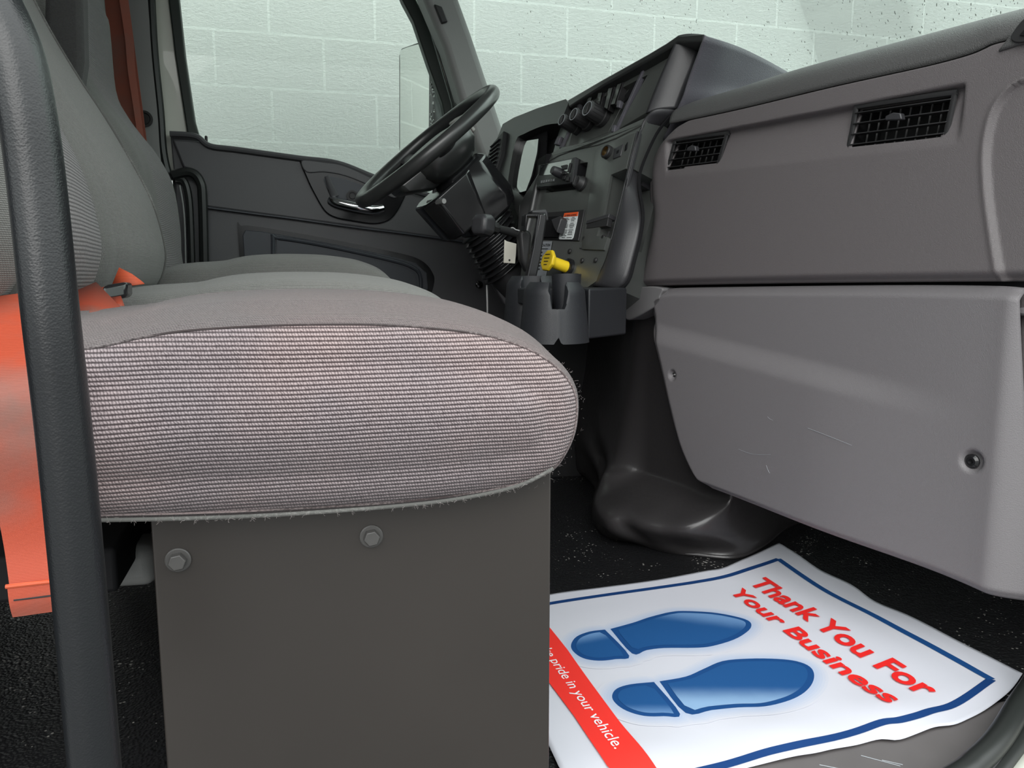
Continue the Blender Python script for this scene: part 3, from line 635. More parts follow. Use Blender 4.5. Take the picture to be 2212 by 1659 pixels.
# belt with buckle lying on the seat against the backrest
b2 = empty('seat_belt', tuple(onY(240, 640, .95)), 'orange belt with black buckle lying folded on the bench against its backrest', 'seat belt')
def sheet(name, px, mat, th=.0016):
    P = [onY(x, y, Y) for x, y, Y in px]; mb = MB(); c = sum(P)/len(P); n = len(P); nn = nrm(np.cross(P[1]-P[0], P[2]-P[0]))*th
    mb.add([c]+P, [(0, 1+i, 1+(i+1) % n) for i in range(n)]); return build(mb, name, mat, b2, smooth=180, solid=th, recalc=False)
sheet('webbing_fold', [(140, 740, .72), (145, 640, .82), (207, 612, .88), (265, 672, .80), (232, 682, .74), (190, 690, .71)], M['belt'])
sheet('webbing_strap', [(150, 650, .90), (165, 640, .92), (200, 628, .94), (250, 616, .96), (252, 624, .955), (218, 638, .93), (175, 662, .90)], M['belt2'])
sheet('webbing_loop', [(243, 616, 1.0), (258, 578, 1.0), (285, 592, 1.0), (303, 605, 1.0), (312, 614, 1.0), (285, 618, .99)], M['belt2'])
sheet('webbing_tail', [(240, 645, .90), (262, 642, .90), (269, 668, .86), (262, 672, .84)], M['belt'])
bk = MB().beam(onY(228, 634, .91), onY(281, 625, .93), (0, .03, 0), (0, .004, .017)); build(bk, 'buckle', M['gloss'], b2, bevel=.004, bseg=3)
sb = empty('shoulder_belt', tuple(onY(270, 200, 2.2)), 'rust-red shoulder belt hanging down the rear pillar behind the driver seat', 'seat belt')
build(MB().prism([onY(x, y, 2.24) for x, y in [(205, -190), (222, -40), (232, 60), (243, 150), (250, 240), (300, 330), (320, 330), (310, 250), (298, 160), (288, 80), (268, -40), (250, -190)]], (0, .002, 0)), 'webbing', M['beltdark'], sb, smooth=0)
ribbon('webbing_twist', [onY(238, -190, 2.225), onY(276, 60, 2.225), (onY(284, 150, 2.225)), onY(295, 230, 2.225), onY(308, 325, 2.225)], [.024, .020, .018, .016, .014], (1, .3, .0), M['beltdark'], sb)

# ================================================================== GRAB BAR
gb = empty('grab_bar', tuple(onY(200, 1655, .47)), 'black powder-coated grab bar standing in front of the bench seat', 'grab bar')
gp = [(-150, -250), (-70, -130), (-18, 0), (30, 110), (58, 240), (80, 400), (110, 680), (135, 900), (155, 1100), (178, 1350), (205, 1659), (235, 2000)]
yb = [.50, .49, .475, .47, .467, .465, .46, .46, .46, .46, .46, .46]
P = crv([onY(x, y, Y) for (x, y), Y in zip(gp, yb)], 10)
build(MB().tube(P, .0138, 32), 'rail', M['bar'], gb, smooth=180)

# ================================================================== DASHBOARD
dash = empty('dashboard', (.75, 1.2, .5), 'grey truck dashboard with air vents, switch console and instrument hood', 'dashboard')
# upper face with slanted vent recess
ltop = (1449, 272)
Lc = crv([(1352, 632), (1368, 563), (1384, 478), (1380, 420), (1381, 372), (1396, 320), (1424, 284), (1449, 268)], 6)
Tc = crv([(1449, 268), (1600, 236), (1800, 188), (2000, 144), (2090, 120), (2125, 106), (2150, 95), (2230, 76)], 6)
Rc = [(2230, 620), (2230, 76)]
Bc = crv([(1352, 632), (1380, 622), (1430, 617), (1700, 612), (2000, 609), (2190, 608), (2230, 608)], 5)
Rc = [(2230, 608), (2230, 76)]
def to3(pts): return [onD(x, y, 0) for x, y in pts]
G = coons(to3(Bc), to3(Tc), to3(Lc), to3(Rc), 240, 110)
s_of = lambda P: (P-DP) @ DU
rt0, rt1 = onD(1455, 303), onD(2072, 186); rb0, rb1 = onD(1440, 382), onD(2062, 312)
def lin(P0, P1, S): a, b = s_of(P0), s_of(P1); return P0[2]+(P1[2]-P0[2])*(S-a)/(b-a)
S = s_of(G.reshape(-1, 3)).reshape(G.shape[:2]); Zg = G[..., 2]
zt2 = lin(rt0, rt1, S); zb2 = lin(rb0, rb1, S); sl = s_of(onD(1438, 340)); sr = s_of(onD(2075, 240))
rec = np.clip((Zg-zb2)/(zt2-zb2), 0, 1)*(1-ss(zt2-.002, zt2+.003, Zg)); rec *= ss(sl-.004, sl+.010, S)*(1-ss(sr-.004, sr+.004, S))
off = -.016*rec
slE = s_of(onD(1352, 500)); off -= .030*(1-ss(0, .07, S-s_of(np.stack([G[:, 0]]*G.shape[1], 1).reshape(-1, 3)).reshape(S.shape)))**2   # rolls away at the console end
off -= .012*(1-ss(0, .014, Zg-Zg.min(axis=0, keepdims=True)))      # rolled lower edge
# rolled passenger end: recessed end pocket
ep = crv([(2212, 172), (2180, 190), (2150, 228), (2133, 280), (2126, 340), (2130, 420), (2142, 510), (2158, 608)], 6)
ep3 = np.array([onD(x, y) for x, y in ep]); order = np.argsort(ep3[:, 2]); zz = ep3[order, 2]; sx_ = s_of(ep3[order])
sE = np.interp(Zg, zz, sx_, left=sx_[0], right=10)
off += -.006*ss(0, .005, S-sE)+.0022*np.exp(-((S-sE+.002)/.0035)**2)*(Zg < zz[-1])
off -= .010*np.clip((Zg-.80)/.10, 0, 1)**2
G2 = G+DN*off[..., None]
vents_px = [[(1441, 372), (1551, 358), (1571, 287), (1459, 302)], [(1833, 327), (2042, 302), (2063, 199), (1850, 231)]]   # BL BR TR TL
VQ = []
for q in vents_px: VQ.append([onD(x, y, -.006) for x, y in q])
def inq(P, Q, m=.004):
    a = s_of(P); z = P[2]; pts = [(s_of(q), q[2]) for q in Q]
    for i in range(4):
        x0, y0 = pts[i]; x1, y1 = pts[(i+1) % 4]; L = math.hypot(x1-x0, y1-y0)
        if ((x1-x0)*(z-y0)-(y1-y0)*(a-x0))/L < m: return False
    return True
def keepf(i, j):
    c = (G[j, i]+G[j+1, i+1])/2; return not any(inq(c, Q) for Q in VQ)
up_ = build(gridmb(G2, keepf), 'upper_panel', M['dash_grey'], dash, smooth=180, recalc=False)
up_.data.flip_normals() if np.dot(V(up_.data.polygons[10].normal), DN) < 0 else None
md = up_.modifiers.new('thickness', 'SOLIDIFY'); md.thickness = .004; md.offset = -1
def vent(Q, nl, nvn, tabw):
    bl, br_, tr, tl = [V(q) for q in Q]
    def q(a, b, c=0): return (bl*(1-a)+br_*a)*(1-b)+(tl*(1-a)+tr*a)*b+DN*c
    fr = MB(); r = .0042
    cr = crv([q(.06, 0), q(.5, 0), q(.94, .01), q(.995, .10), q(1, .5), q(1, .93), q(.985, .99), q(.5, 1), q(.03, 1), q(0, .97), q(0, .5), q(0, .05)], 4, True)
    fr.tube(cr+[cr[0], cr[1]], r, 8, ry=.003)
    fr.prism([q(0, 0, -.07), q(1, 0, -.07), q(1, 1, -.07), q(0, 1, -.07)], DN*.002)
    for a, b in ((q(0, 0, 0), q(1, 0, 0)), (q(1, 0, 0), q(1, 1, 0)), (q(1, 1, 0), q(0, 1, 0)), (q(0, 1, 0), q(0, 0, 0))): fr.add([a, b, b-DN*.07, a-DN*.07], [(0, 1, 2, 3)])
    o = build(fr, 'air_vent', M['black'], dash, recalc=False)
    for i in range(nl):
        b = (i+.6)/(nl+.2); build(MB().beam(q(.01, b, -.004), q(.99, b, -.004), DN*.016, SV*.0018), 'louvre', M['black'], o, bevel=.0006)
    for i in range(nvn):
        a = (i+.7)/(nvn+.4); build(MB().beam(q(a, .03, -.022), q(a, .97, -.022), DN*.0025, DU*.0010), 'vane', M['vane'], o)
    b = (nl//2+.6)/(nl+.2); c = q(.5, b, .004)
    build(MB().prism([c-DU*tabw-V(0, 0, .003), c+DU*tabw-V(0, 0, .006), c+DU*tabw*.8+V(0, 0, .003), c-DU*tabw*.1+V(0, 0, .006), c-DU*tabw+V(0, 0, .003)], DN*.010), 'vent_tab', M['console_rim'], o, bevel=.0015)
vent(VQ[0], 4, 8, .012); vent(VQ[1], 4, 9, .013)
# padded top: rises from the face edge and rolls forward to the windscreen
low_ = crv([(1449, 268), (1600, 236), (1800, 188), (2000, 144), (2090, 120), (2125, 106), (2150, 95), (2235, 76)], 8)
ridge = crv([(1480, 241), (1520, 224), (1600, 200), (1700, 168), (1800, 140), (1900, 114), (2000, 88), (2100, 62), (2180, 42), (2235, 28)], 8)
A_ = resample([onD(x, y, -.010) for x, y in low_], 90); R_ = resample([onD(x, y, -.085) for x, y in ridge], 90)
rows = []
for k in range(13):
    a = k/12*PI/2; rows.append(A_+(R_-A_)*V(math.sin(0)+1-math.cos(a), 1-math.cos(a), math.sin(a)))
Rm = R_+V(.18, 0, -.020); Rf = R_.copy(); Rf[:, 0] = 1.335; Rf[:, 2] = .83
rows += [R_*(1-t)+Rm*t for t in (.25, .5, .75, 1)]+[Rm*(1-t)+Rf*t for t in (.33, .66, 1)]
o = build(gridmb(np.array(rows)), 'top_pad', M['dash_top'], dash, smooth=180); md = o.modifiers.new('thickness', 'SOLIDIFY'); md.thickness = .004; md.offset = -1
# end speaker / defroster bezel on the pad
build(MB().prism([onD(x, y, .004) for x, y in [(2150, 112), (2164, 96), (2196, 55), (2240, 20), (2240, 84)]], -DN*.03), 'pad_end_bezel', M['dash_top'], dash, bevel=.004, bseg=3)
build(MB().prism([onD(x, y, .007) for x, y in crv([(2183, 84), (2190, 66), (2214, 38), (2240, 30), (2240, 80), (2200, 92)], 3, True)], -DN*.006), 'bezel_rim', M['black'], dash, bevel=.001)
build(MB().prism([onD(x, y, .009) for x, y in [(2202, 76), (2212, 64), (2240, 55), (2240, 78)]], -DN*.004), 'bezel_opening', M['deep'], dash)
# lower left return of the face
build(MB().prism([onD(x, y, .0) for x, y in crv([(1352, 640), (1350, 660), (1352, 690), (1372, 686), (1398, 672), (1425, 655), (1425, 640), (1430, 622), (1385, 620)], 3, True)], -DN*.05), 'corner_return', M['stub_grey'], dash, bevel=.006, bseg=3)
# near-black board added behind the seam to paint its gap shadow
build(MB().prism([onD(x, y, -.035) for x, y in [(1395, 600), (2240, 590), (2240, 640), (1395, 650)]], -DN*.01), 'seam_shadow_board', M['deep'], dash)
# cowl behind the console fin
cw0 = resample(crv([onS(1519, 77, -.022), onS(1508, 108, -.026), onS(1486, 168, -.03), onS(1460, 238, -.03), onS(1432, 300, -.03)], 6), 20)
cwt = resample(crv([onY(1521, 76, 1.345), onY(1560, 88, 1.36), onY(1600, 103, 1.40), onY(1650, 128, 1.44), onY(1700, 157, 1.48), onY(1745, 185, 1.5)], 6), 40)
G = np.zeros((20, 40, 3))
for i in range(40):
    t = i/39; topP = cwt[i]
    for j in range(20):
        v = j/19; base = cw0[j]+V(.42, .02, -.02)*t
        G[j, i] = base+(topP-(cw0[0]+V(.42, .02, -.02)*t))*(1-v)**.9
        G[j, i] += DU*.010*math.exp(-((v-.55)/.10)**2)*math.sin(t*PI*.9+.3)
o = build(gridmb(G), 'console_cowl', M['cowl'], dash, smooth=180); md = o.modifiers.new('thickness', 'SOLIDIFY'); md.thickness = .004
build(MB().prism([onS(x, y, -.034) for x, y in [(1519, 80), (1500, 135), (1466, 236), (1452, 262), (1415, 300), (1385, 400), (1300, 420), (1420, 240), (1480, 100)]], -SN*.20), 'console_side', M['console_rim'], dash, smooth=0)
build(MB().box((.885, .695, .55), (.44, 0, 0), (0, .012, 0), (0, 0, .27)), 'end_cap', M['dash_grey'], dash, bevel=.004)
# ---- console ----
con = dash
def sslab(name, px, off, th, mat, par=dash, bevel=.002, **k): return pxslab(name, px, onS, off, th, SN, mat, par, bevel, **k)
fin = sslab('switch_console', [(1231, 221), (1340, 160), (1462, 88), (1430, 160), (1396, 243), (1300, 300), (1190, 345), (1205, 290)], 0, .06, M['face'])
cut(fin, MB().prism([onS(x, y, .02) for x, y in [(1234, 230), (1384, 152), (1345, 222), (1312, 282), (1248, 312), (1210, 324)]], -SN*.034))
sslab('switch_plate', [(1232, 232), (1386, 150), (1346, 224), (1314, 286), (1248, 314), (1206, 328)], -.013, .004, M['face'])
# hood rim above
sslab('console_brow', [(1225, 216), (1300, 172), (1400, 116), (1440, 92), (1463, 76), (1521, 72), (1518, 90), (1463, 92), (1445, 103), (1400, 130), (1300, 186), (1228, 232)], .022, .07, M['console'], bevel=.004)
# right-hand cheek of the fin and its lower sweep
def strip3(name, A, B, mat, nA=30, bow=.0, par=dash, th=.005, flip=None):
    A, B = resample(A, nA), resample(B, nA); rows = []
    for k in range(9):
        t = k/8; rows.append(A*(1-t)+B*t+(SN)*bow*math.sin(t*PI))
    o = build(gridmb(np.array(rows)), name, mat, par, smooth=180); md = o.modifiers.new('thickness', 'SOLIDIFY'); md.thickness = th; md.offset = 0
    return o
strip3('console_cheek', crv([onS(1465, 78, .02), onS(1440, 135, .02), (onS(1416, 192, .02)), onS(1396, 245, .02)], 6), crv([onS(1521, 76, -.02), onS(1508, 118, -.02), onS(1486, 175, -.02), onS(1463, 235, -.02)], 6), M['console_rim'], bow=.006)
strip3('console_sweep', crv([onS(1404, 244, .022), onS(1390, 262, .022), onS(1378, 300, .022), onS(1358, 380, .022), onS(1340, 450, .022), onS(1312, 555, .02), onS(1290, 600, .015), onS(1278, 618, .01)], 6),
       crv([onS(1462, 238, -.02), onS(1440, 262, -.02), onS(1406, 300, -.02), onS(1380, 380, -.01), onS(1388, 475, -.0), onS(1370, 560, -.0), onS(1352, 612, -.0), onS(1330, 628, -.0)], 6), M['console_rim'], bow=.012)
build(MB().tube([onS(x, y, .004) for x, y in crv([(1449, 250), (1418, 290), (1386, 362), (1381, 405), (1389, 475), (1371, 563), (1350, 617), (1290, 640)], 5)], .0035, 6), 'seam', M['deep'], dash)
# lower stack
stack = sslab('console_stack', [(1178, 352), (1190, 332), (1215, 318), (1290, 303), (1330, 283), (1400, 252), (1391, 275), (1374, 315), (1340, 450), (1308, 565), (1290, 606), (1240, 640), (1120, 640), (1138, 470), (1160, 400)], .020, .13, M['face'], bevel=0)
pocket = MB().prism([onS(x, y, .05) for x, y in [(1297, 366), (1345, 346), (1310, 506), (1268, 500), (1280, 448)]], -SN*.11)
cut(stack, pocket)
cut(stack, MB().prism([onS(x, y, .05) for x, y in [(1161, 353), (1247, 338), (1237, 396), (1157, 406)]], -SN*.05))
build(MB().prism([onS(x, y, -.052) for x, y in [(1290, 360), (1372, 330), (1330, 520), (1262, 510)]], -SN*.003), 'pocket_lining', M['pocket'], dash, smooth=0)
sslab('console_lip', [(1179, 352), (1185, 337), (1198, 327), (1230, 317), (1262, 311), (1272, 315), (1283, 310), (1300, 301), (1330, 284), (1396, 253), (1389, 269), (1330, 299), (1290, 314), (1240, 324), (1205, 337)], .0222, .03, M['face'], bevel=.002, bseg=3)
# frame lines around the pocket bezel
bezp = [(1290, 318), (1382, 281), (1376, 296), (1330, 500), (1310, 553), (1255, 553), (1262, 500)]
ob = sslab('pocket_bezel', [(1287, 322), (1372, 286), (1318, 498), (1304, 540), (1256, 538)], .0245, .006, M['face'], bevel=.0008)
cut(ob, MB().prism([onS(x, y, .05) for x, y in [(1299, 367), (1346, 347), (1311, 505), (1268, 500), (1284, 448)]], -SN*.05))
for a, b in (((1379, 284), (1322, 520)), ((1385, 282), (1330, 505))):
    build(MB().beam(onS(*a, .021), onS(*b, .021), DU*.003, SN*.007), 'bezel_rib', M['console_rim'], dash, bevel=.0008)
build(MB().prism([onS(x, y, .0265) for x, y in [(1267, 476), (1316, 461), (1314, 470), (1265, 484)]], -SN*.02), 'pocket_lip', M['console_rim'], dash, bevel=.001)
build(MB().prism([onS(x, y, .0255) for x, y in [(1268, 484), (1314, 470), (1311, 488), (1266, 494)]], -SN*.012), 'pocket_door', M['black'], dash, bevel=.001)
# radio
rd = sslab('radio', [(1163, 356), (1244, 339), (1236, 396), (1158, 406)], .034, .05, M['gloss'], bevel=.0015)
sslab('radio_display', [(1168, 357), (1235, 344), (1229, 374), (1164, 379)], .0348, .002, M['screen'], rd, bevel=0)
sslab('radio_side', [(1238, 341), (1243.5, 340), (1236, 393), (1231, 394)], .036, .01, M['console_rim'], rd, bevel=.0006)
for i in range(6):
    x = 1168+5.2*i; y = 393-.8*i; bt = sslab('preset_button', [(x, y-3), (x+3.8, y-3.5), (x+3.2, y+2.2), (x-.6, y+2.7)], .0355, .002, M['inkgrey'], rd, bevel=0)
    tv, tf = text_faces(str(i+1)); o3 = onS(x+.3, y+2, .0357); sc_ = np.linalg.norm(onS(x, y-3, .0357)-o3)*1.0
    build(MB().add([o3+DU*q[0]*sc_+SV*q[1]*sc_ for q in tv], tf), 'numeral', M['labelw'], bt, smooth=0, recalc=False)
for px in ([(1211, 358), (1224, 355), (1223, 364), (1214, 366)], [(1214, 371), (1223, 369), (1221, 376), (1213, 377)], [(1215, 381), (1221, 380), (1219, 387), (1213, 388)], [(1230, 352), (1234, 351), (1228, 371), (1225, 371)], [(1223, 382), (1228, 381), (1226, 390), (1221, 391)]):
    sslab('radio_button', px, .037, .003, M['black'], rd, bevel=.0005)
kc = onS(1208, 374, .034)
build(MB().lathe(kc, SN, [(0, .0110), (.004, .0115), (.018, .0095), (.020, .0085)], 24), 'volume_knob', M['console_rim'], rd)
build(MB().lathe(onS(1170, 360.5, .0352), SN, [(0, .0018), (.0006, .0018)], 12), 'radio_mark', M['ink'], rd)
# dimmer knob
kc = onS(1258, 398, .021); k_ = build(MB().lathe(kc, SN, [(0, .0165), (.006, .0165), (.008, .0145), (.016, .013), (.018, .012)], 28), 'rotary_knob', M['black'], dash)
build(MB().beam(kc+SN*.020-SV*.011, kc+SN*.020+SV*.011, DU*.005, SN*.008), 'knob_ridge', M['black'], k_, bevel=.001)
# sockets and ports
kc = onS(1314, 330, .0245)
k_ = build(MB().lathe(kc, SN, [(0, .0145), (.008, .0145), (.010, .013), (.010, .0105), (.001, .0105)], 28), 'power_socket', M['black'], dash)
build(MB().lathe(kc, SN, [(.009, .0103), (.004, .0103), (-.015, .0095)], 24, caps=False), 'socket_liner', M['brass'], k_)
pp = sslab('usb_port', [(1326, 321), (1346, 310), (1340, 337), (1323, 344)], .0265, .004, M['console_rim'], bevel=.0015)
sslab('port_slot', [(1332, 326), (1337, 323), (1335, 330), (1331, 332)], .0272, .002, M['deep'], pp, bevel=0)
sslab('aux_port', [(1350, 314), (1355, 306), (1353, 322), (1348, 327)], .0265, .004, M['deep'], bevel=.001)
# cover screws
for x, y in ((1263, 515), (1304, 513), (1231, 543), (1258, 563), (1287, 562)):
    c = onS(x, y, .021); k_ = build(MB().lathe(c, SN, [(0, .0055), (.002, .0055), (.0035, .004)], 16), 'screw', M['black'], dash)
build(MB().beam(onS(1252, 536, .0215), onS(1304, 539, .0215), SV*.0016, SN*.002), 'cover_edge', M['console_rim'], dash)
build(MB().beam(onS(1304, 539, .0215), onS(1316, 500, .0215), DU*.0016, SN*.002), 'cover_edge', M['console_rim'], dash)
# warning label plate
sslab('label_plate', [(1172, 459), (1262, 452), (1249, 520), (1164, 516)], .024, .006, M['black'], bevel=.0015)
lb = sslab('warning_label', [(1219, 460.5), (1249, 457.5), (1246, 478), (1238, 513), (1235, 517), (1208, 517), (1207, 514), (1213, 484)], .0256, .001, M['labelw'], bevel=.0)
sslab('label_header', [(1219, 460.5), (1249, 457.5), (1247.3, 466.5), (1217, 468.5)], .0262, .0008, M['labelo'], lb, bevel=0)
hd = MB()
def lab(u, v):     # label coordinates 0..1 right / down
    return lerp2(lerp2((1219, 460.5), (1249, 457.5), u), lerp2((1208, 517), (1236.5, 517), u), v)
def barl(mb, u0, u1, v0, v1, off): mb.prism([onS(*lab(u, v), off) for u, v in ((u0, v0), (u1, v0), (u1, v1), (u0, v1))], SN*.0002)
tv, tf = text_faces('WARNING', .02); wmax = tv[:, 0].max()
for u0 in (.16, .60):
    hd.add([onS(*lab(u0+q[0]/wmax*.32, .135-q[1]*.11), .0265) for q in tv], tf)
    hd.prism([onS(*lab(u0-.09, .135), .0264), onS(*lab(u0-.02, .135), .0264), onS(*lab(u0-.05, .05), .0264)], SN*.0002)
build(hd, 'header_lettering', M['ink'], lb, smooth=0, recalc=False)
fn_ = MB()
for c0, rows_ in ((.08, [.20, .25, .31, .40, .46, .51, .56, .65, .71, .76, .81, .86, .93]), (.53, [.19, .25, .31, .40, .46, .51, .57, .65, .71, .76, .82, .93])):
    for v in rows_:
        w_ = random.uniform(.20, .38); m_ = c0+.2; 
        a = m_-w_/2
        while a < m_+w_/2-.02:
            l_ = random.uniform(.03, .08); barl(fn_, a, a+l_, v-.013, v+.013, .0262); a += l_+.012
build(fn_, 'label_print', M['inkgrey'], lb, smooth=0, recalc=False)
cl = sslab('caution_label', [(1170, 521.5), (1192, 521), (1178, 598), (1158, 598)], .0225, .001, M['labelg'], bevel=0)
tv, tf = text_faces('CAUTION', .02); wmax = tv[:, 0].max(); hd = MB()
def cab_(u, v): return lerp2(lerp2((1170, 521.5), (1192, 521), u), lerp2((1158, 598), (1178, 598), u), v)
hd.add([onS(*cab_(.08+q[0]/wmax*.82, .14-q[1]*.10), .0232) for q in tv], tf)
for v in (.20, .215): hd.prism([onS(*cab_(u, vv), .0231) for u, vv in ((.08, v), (.75, v), (.75, v+.008), (.08, v+.008))], SN*.0001)
for i in range(6):
    v = .31+.095*i; hd.prism([onS(*cab_(.18+.10*math.cos(a), v+.022*math.sin(a)), .0231) for a in np.linspace(0, 2*PI, 10, endpoint=False)], SN*.0001)
build(hd, 'label_lettering', M['ink'], cl, smooth=0, recalc=False)
# selector lever in the label plate
sslab('selector_surround', [(1180, 468), (1212, 466), (1202, 512), (1170, 512)], .03, .008, M['deep'], bevel=.001)
sslab('selector_lever', [(1190, 474), (1210, 466), (1212, 472), (1202, 502), (1196, 492)], .045, .018, M['console_rim'], bevel=.002)
# yellow pull knob
yk = empty('brake_knob', tuple(onS(1228, 578, .02)), 'yellow octagonal pull knob on the lower centre console', 'knob')
kb = onS(1229, 579, .02); ka = nrm(onS(1228, 579, .02)+SN*.09-kb)
ka = nrm(SN+V(0, 0, -.05))
build(MB().lathe(kb, ka, [(-.002, .020), (.006, .020), (.008, .017)], 28), 'collar', M['gloss'], yk)
build(MB().lathe(kb, ka, [(.006, .0125), (.050, .0120)], 28), 'shaft', M['yellow'], yk)
c = kb+ka*.050; e1 = nrm(np.cross(ka, V(0, 0, 1))); e2 = nrm(np.cross(e1, ka))
build(MB().rings([[c+ka*h+r*(math.cos(a)*e1+math.sin(a)*e2) for a in np.arange(8)*PI/4+PI/8] for h, r in ((0, .022), (.002, .0235), (.007, .0235), (.009, .021))]), 'knob_plate', M['yellow'], yk, bevel=.001)
mk = MB()
for a, b, ww in ((-.009, .012, .0016), (-.010, .004, .0016), (-.008, -.003, .0016), (-.006, -.010, .0016)): mk.beam(c+ka*.0095+e1*a+e2*b, c+ka*.0095+e1*(-a)+e2*b, e2*ww, ka*.0006)
build(mk, 'knob_markings', M['ink'], yk)
# HVAC knobs
for x, y, r in ((1244, 275, .0165), (1270, 264, .018), (1300, 252, .021)):
    kc = onS(x, y, -.006); ax_ = SN
    kb_ = MB().lathe(kc, ax_, [(-.006, r*1.12), (.004, r*1.12), (.006, r), (.040, r*.93), (.043, r*.86)], 36)
    for j in range(16):
        a = j*PI/8; d = math.cos(a)*DU+math.sin(a)*SV; kb_.beam(kc+d*r*.985+ax_*.008, kc+d*r*.93+ax_*.038, np.cross(d, ax_)*.0014, d*.0012)
    k_ = build(kb_, 'climate_knob', M['black'], dash)
    build(MB().lathe(kc+ax_*.043, ax_, [(0, r*.80), (.0006, r*.80), (.0006, r*.72), (.0002, r*.70)], 30, caps=False), 'knob_ring', M['labelg'], k_)
    build(MB().beam(kc+ax_*.0436-SV*r*.62, kc+ax_*.0436+SV*r*.62, DU*r*.36, ax_*.003), 'knob_grip', M['black'], k_, bevel=.0008)
# rocker switches
for q_ in ([(1270, 210), (1282, 208), (1272, 246), (1259, 243)], [(1292, 200), (1304, 198), (1296, 238), (1283, 234)], [(1314, 189), (1327, 187), (1314, 238), (1304, 234)], [(1334, 181), (1346, 177), (1330, 226), (1318, 228)]):
    tl, tr, br_, bl = q_
    k_ = sslab('rocker_switch', q_, .004, .016, M['black'], bevel=.0008)
    def rq(u0, u1, v0, v1): return [lerp2(lerp2(tl, tr, u), lerp2(bl, br_, u), v) for u, v in ((u0, v0), (u1, v0), (u1, v1), (u0, v1))]
    mb_ = MB(); P4 = [rq(.06, .72, a_, a_)[0:2] for a_ in (.04, .28, .52, .74, .96)]
    mb_.rings([[onS(*p[0], o_), onS(*p[1], o_), onS(*p[1], .002), onS(*p[0], .002)] for p, o_ in zip(P4, (.014, .009, .0065, .010, .013))])
    build(mb_, 'rocker_paddle', M['face'], k_, bevel=.0008)
sslab('switch_slot', [(1374, 172), (1388, 160), (1372, 196), (1346, 222), (1350, 205)], .0, .004, M['deep'], bevel=.001)
sslab('slide_track', [(1386, 151), (1390, 151), (1331, 283), (1325, 283)], .004, .012, M['cowl'], bevel=.0008)
for a in ((1336, 222), (1325, 275)): sslab('slide_clip', [(a[0]-6, a[1]+10), (a[0]-3, a[1]-6), (a[0]+4, a[1]-6), (a[0]+1, a[1]+10)], .010, .01, M['cowl'], bevel=.002)
sslab('slide_track', [(1236, 262), (1240, 260), (1214, 318), (1207, 320)], .004, .012, M['cowl'], bevel=.0008)
sslab('slide_clip', [(1196, 312), (1203, 294), (1211, 294), (1204, 312)], .010, .01, M['cowl'], bevel=.002)
tb_ = MB().tube(crv([onS(1240, 268, .004), onS(1247, 250, .010), onS(1253, 232, .008), onS(1250, 226, 0)], 6), .007, 10); build(tb_, 'stalk_loop', M['console_rim'], dash)

# ---- instrument hood ----
hood = sslab('instrument_hood', [(1086, 268), (1110, 254), (1160, 234), (1222, 214), (1228, 222), (1212, 262), (1186, 330), (1178, 352), (1160, 402), (1152, 440), (1140, 470), (1120, 470), (1104, 430), (1048, 388), (1062, 330)], .022, .11, M['console'], bevel=0)
cut(hood, MB().prism([onS(x, y, .06) for x, y in crv([(1088, 292), (1105, 276), (1150, 256), (1186, 252), (1191, 262), (1184, 300), (1166, 360), (1150, 415), (1120, 422), (1092, 405), (1075, 390), (1072, 370)], 3, True)], -SN*.10))
sslab('instrument_screen', [(1112, 308), (1163, 300), (1160, 330), (1148, 380), (1136, 412), (1115, 418), (1096, 408), (1090, 395)], .008, .004, M['screen'], bevel=0)
sslab('gauge_panel', [(1085, 296), (1182, 262), (1178, 330), (1158, 400), (1080, 400)], -.002, .004, M['deep'], bevel=0)
sv = sslab('side_vent', [(1062, 312), (1088, 282), (1082, 330), (1062, 392), (1044, 384), (1050, 345)], .034, .02, M['black'], bevel=.002)
for i in range(9):
    t = i/8; a = (1060-10*t, 318+66*t); b = (1080-12*t, 300+76*t); build(MB().beam(onS(*a, .036), onS(*b, .036), SV*.002, SN*.006), 'louvre', M['console_rim'], sv)
sslab('instrument_skirt', [(1172, 354), (1157, 400), (1143, 465), (1130, 520), (1112, 520), (1120, 440), (1136, 412), (1154, 385)], .035, .05, M['console'], bevel=.008, bseg=3)
build(MB().box8([V(.54, 1.84, .56), V(.58, 2.38, .56), V(1.28, 2.38, .56), V(1.28, 1.5, .56), V(.58, 1.80, .84), V(.62, 2.38, .84), V(1.3, 2.38, .82), V(1.3, 1.5, .82)]), 'dash_body', M['deep'], dash)

# ================================================================== LOWER DASH PANEL
ld = empty('lower_dash_panel', (.8, 1.1, .13), 'large light grey knee panel bolted under the passenger dash', 'panel')
Lc = crv([(1528, 1048), (1505, 1030), (1487, 1000), (1468, 955), (1448, 880), (1430, 800), (1415, 740), (1405, 710), (1404, 695), (1399, 670), (1396, 648)], 5)
Tc = crv([(1396, 648), (1408, 634), (1435, 624), (1500, 621), (1800, 617), (2000, 616), (2150, 618), (2200, 622)], 5)
Bc = crv([(1528, 1048), (1600, 1075), (1800, 1154), (2000, 1232), (2130, 1288), (2180, 1308), (2208, 1314)], 5)
Rc = crv([(2208, 1314), (2206, 1250), (2202, 1000), (2199, 700), (2200, 622)], 5)
G = coons(to3(Bc), to3(Tc), to3(Lc), to3(Rc), 200, 130)
S = s_of(G.reshape(-1, 3)).reshape(G.shape[:2]); Zg = G[..., 2]
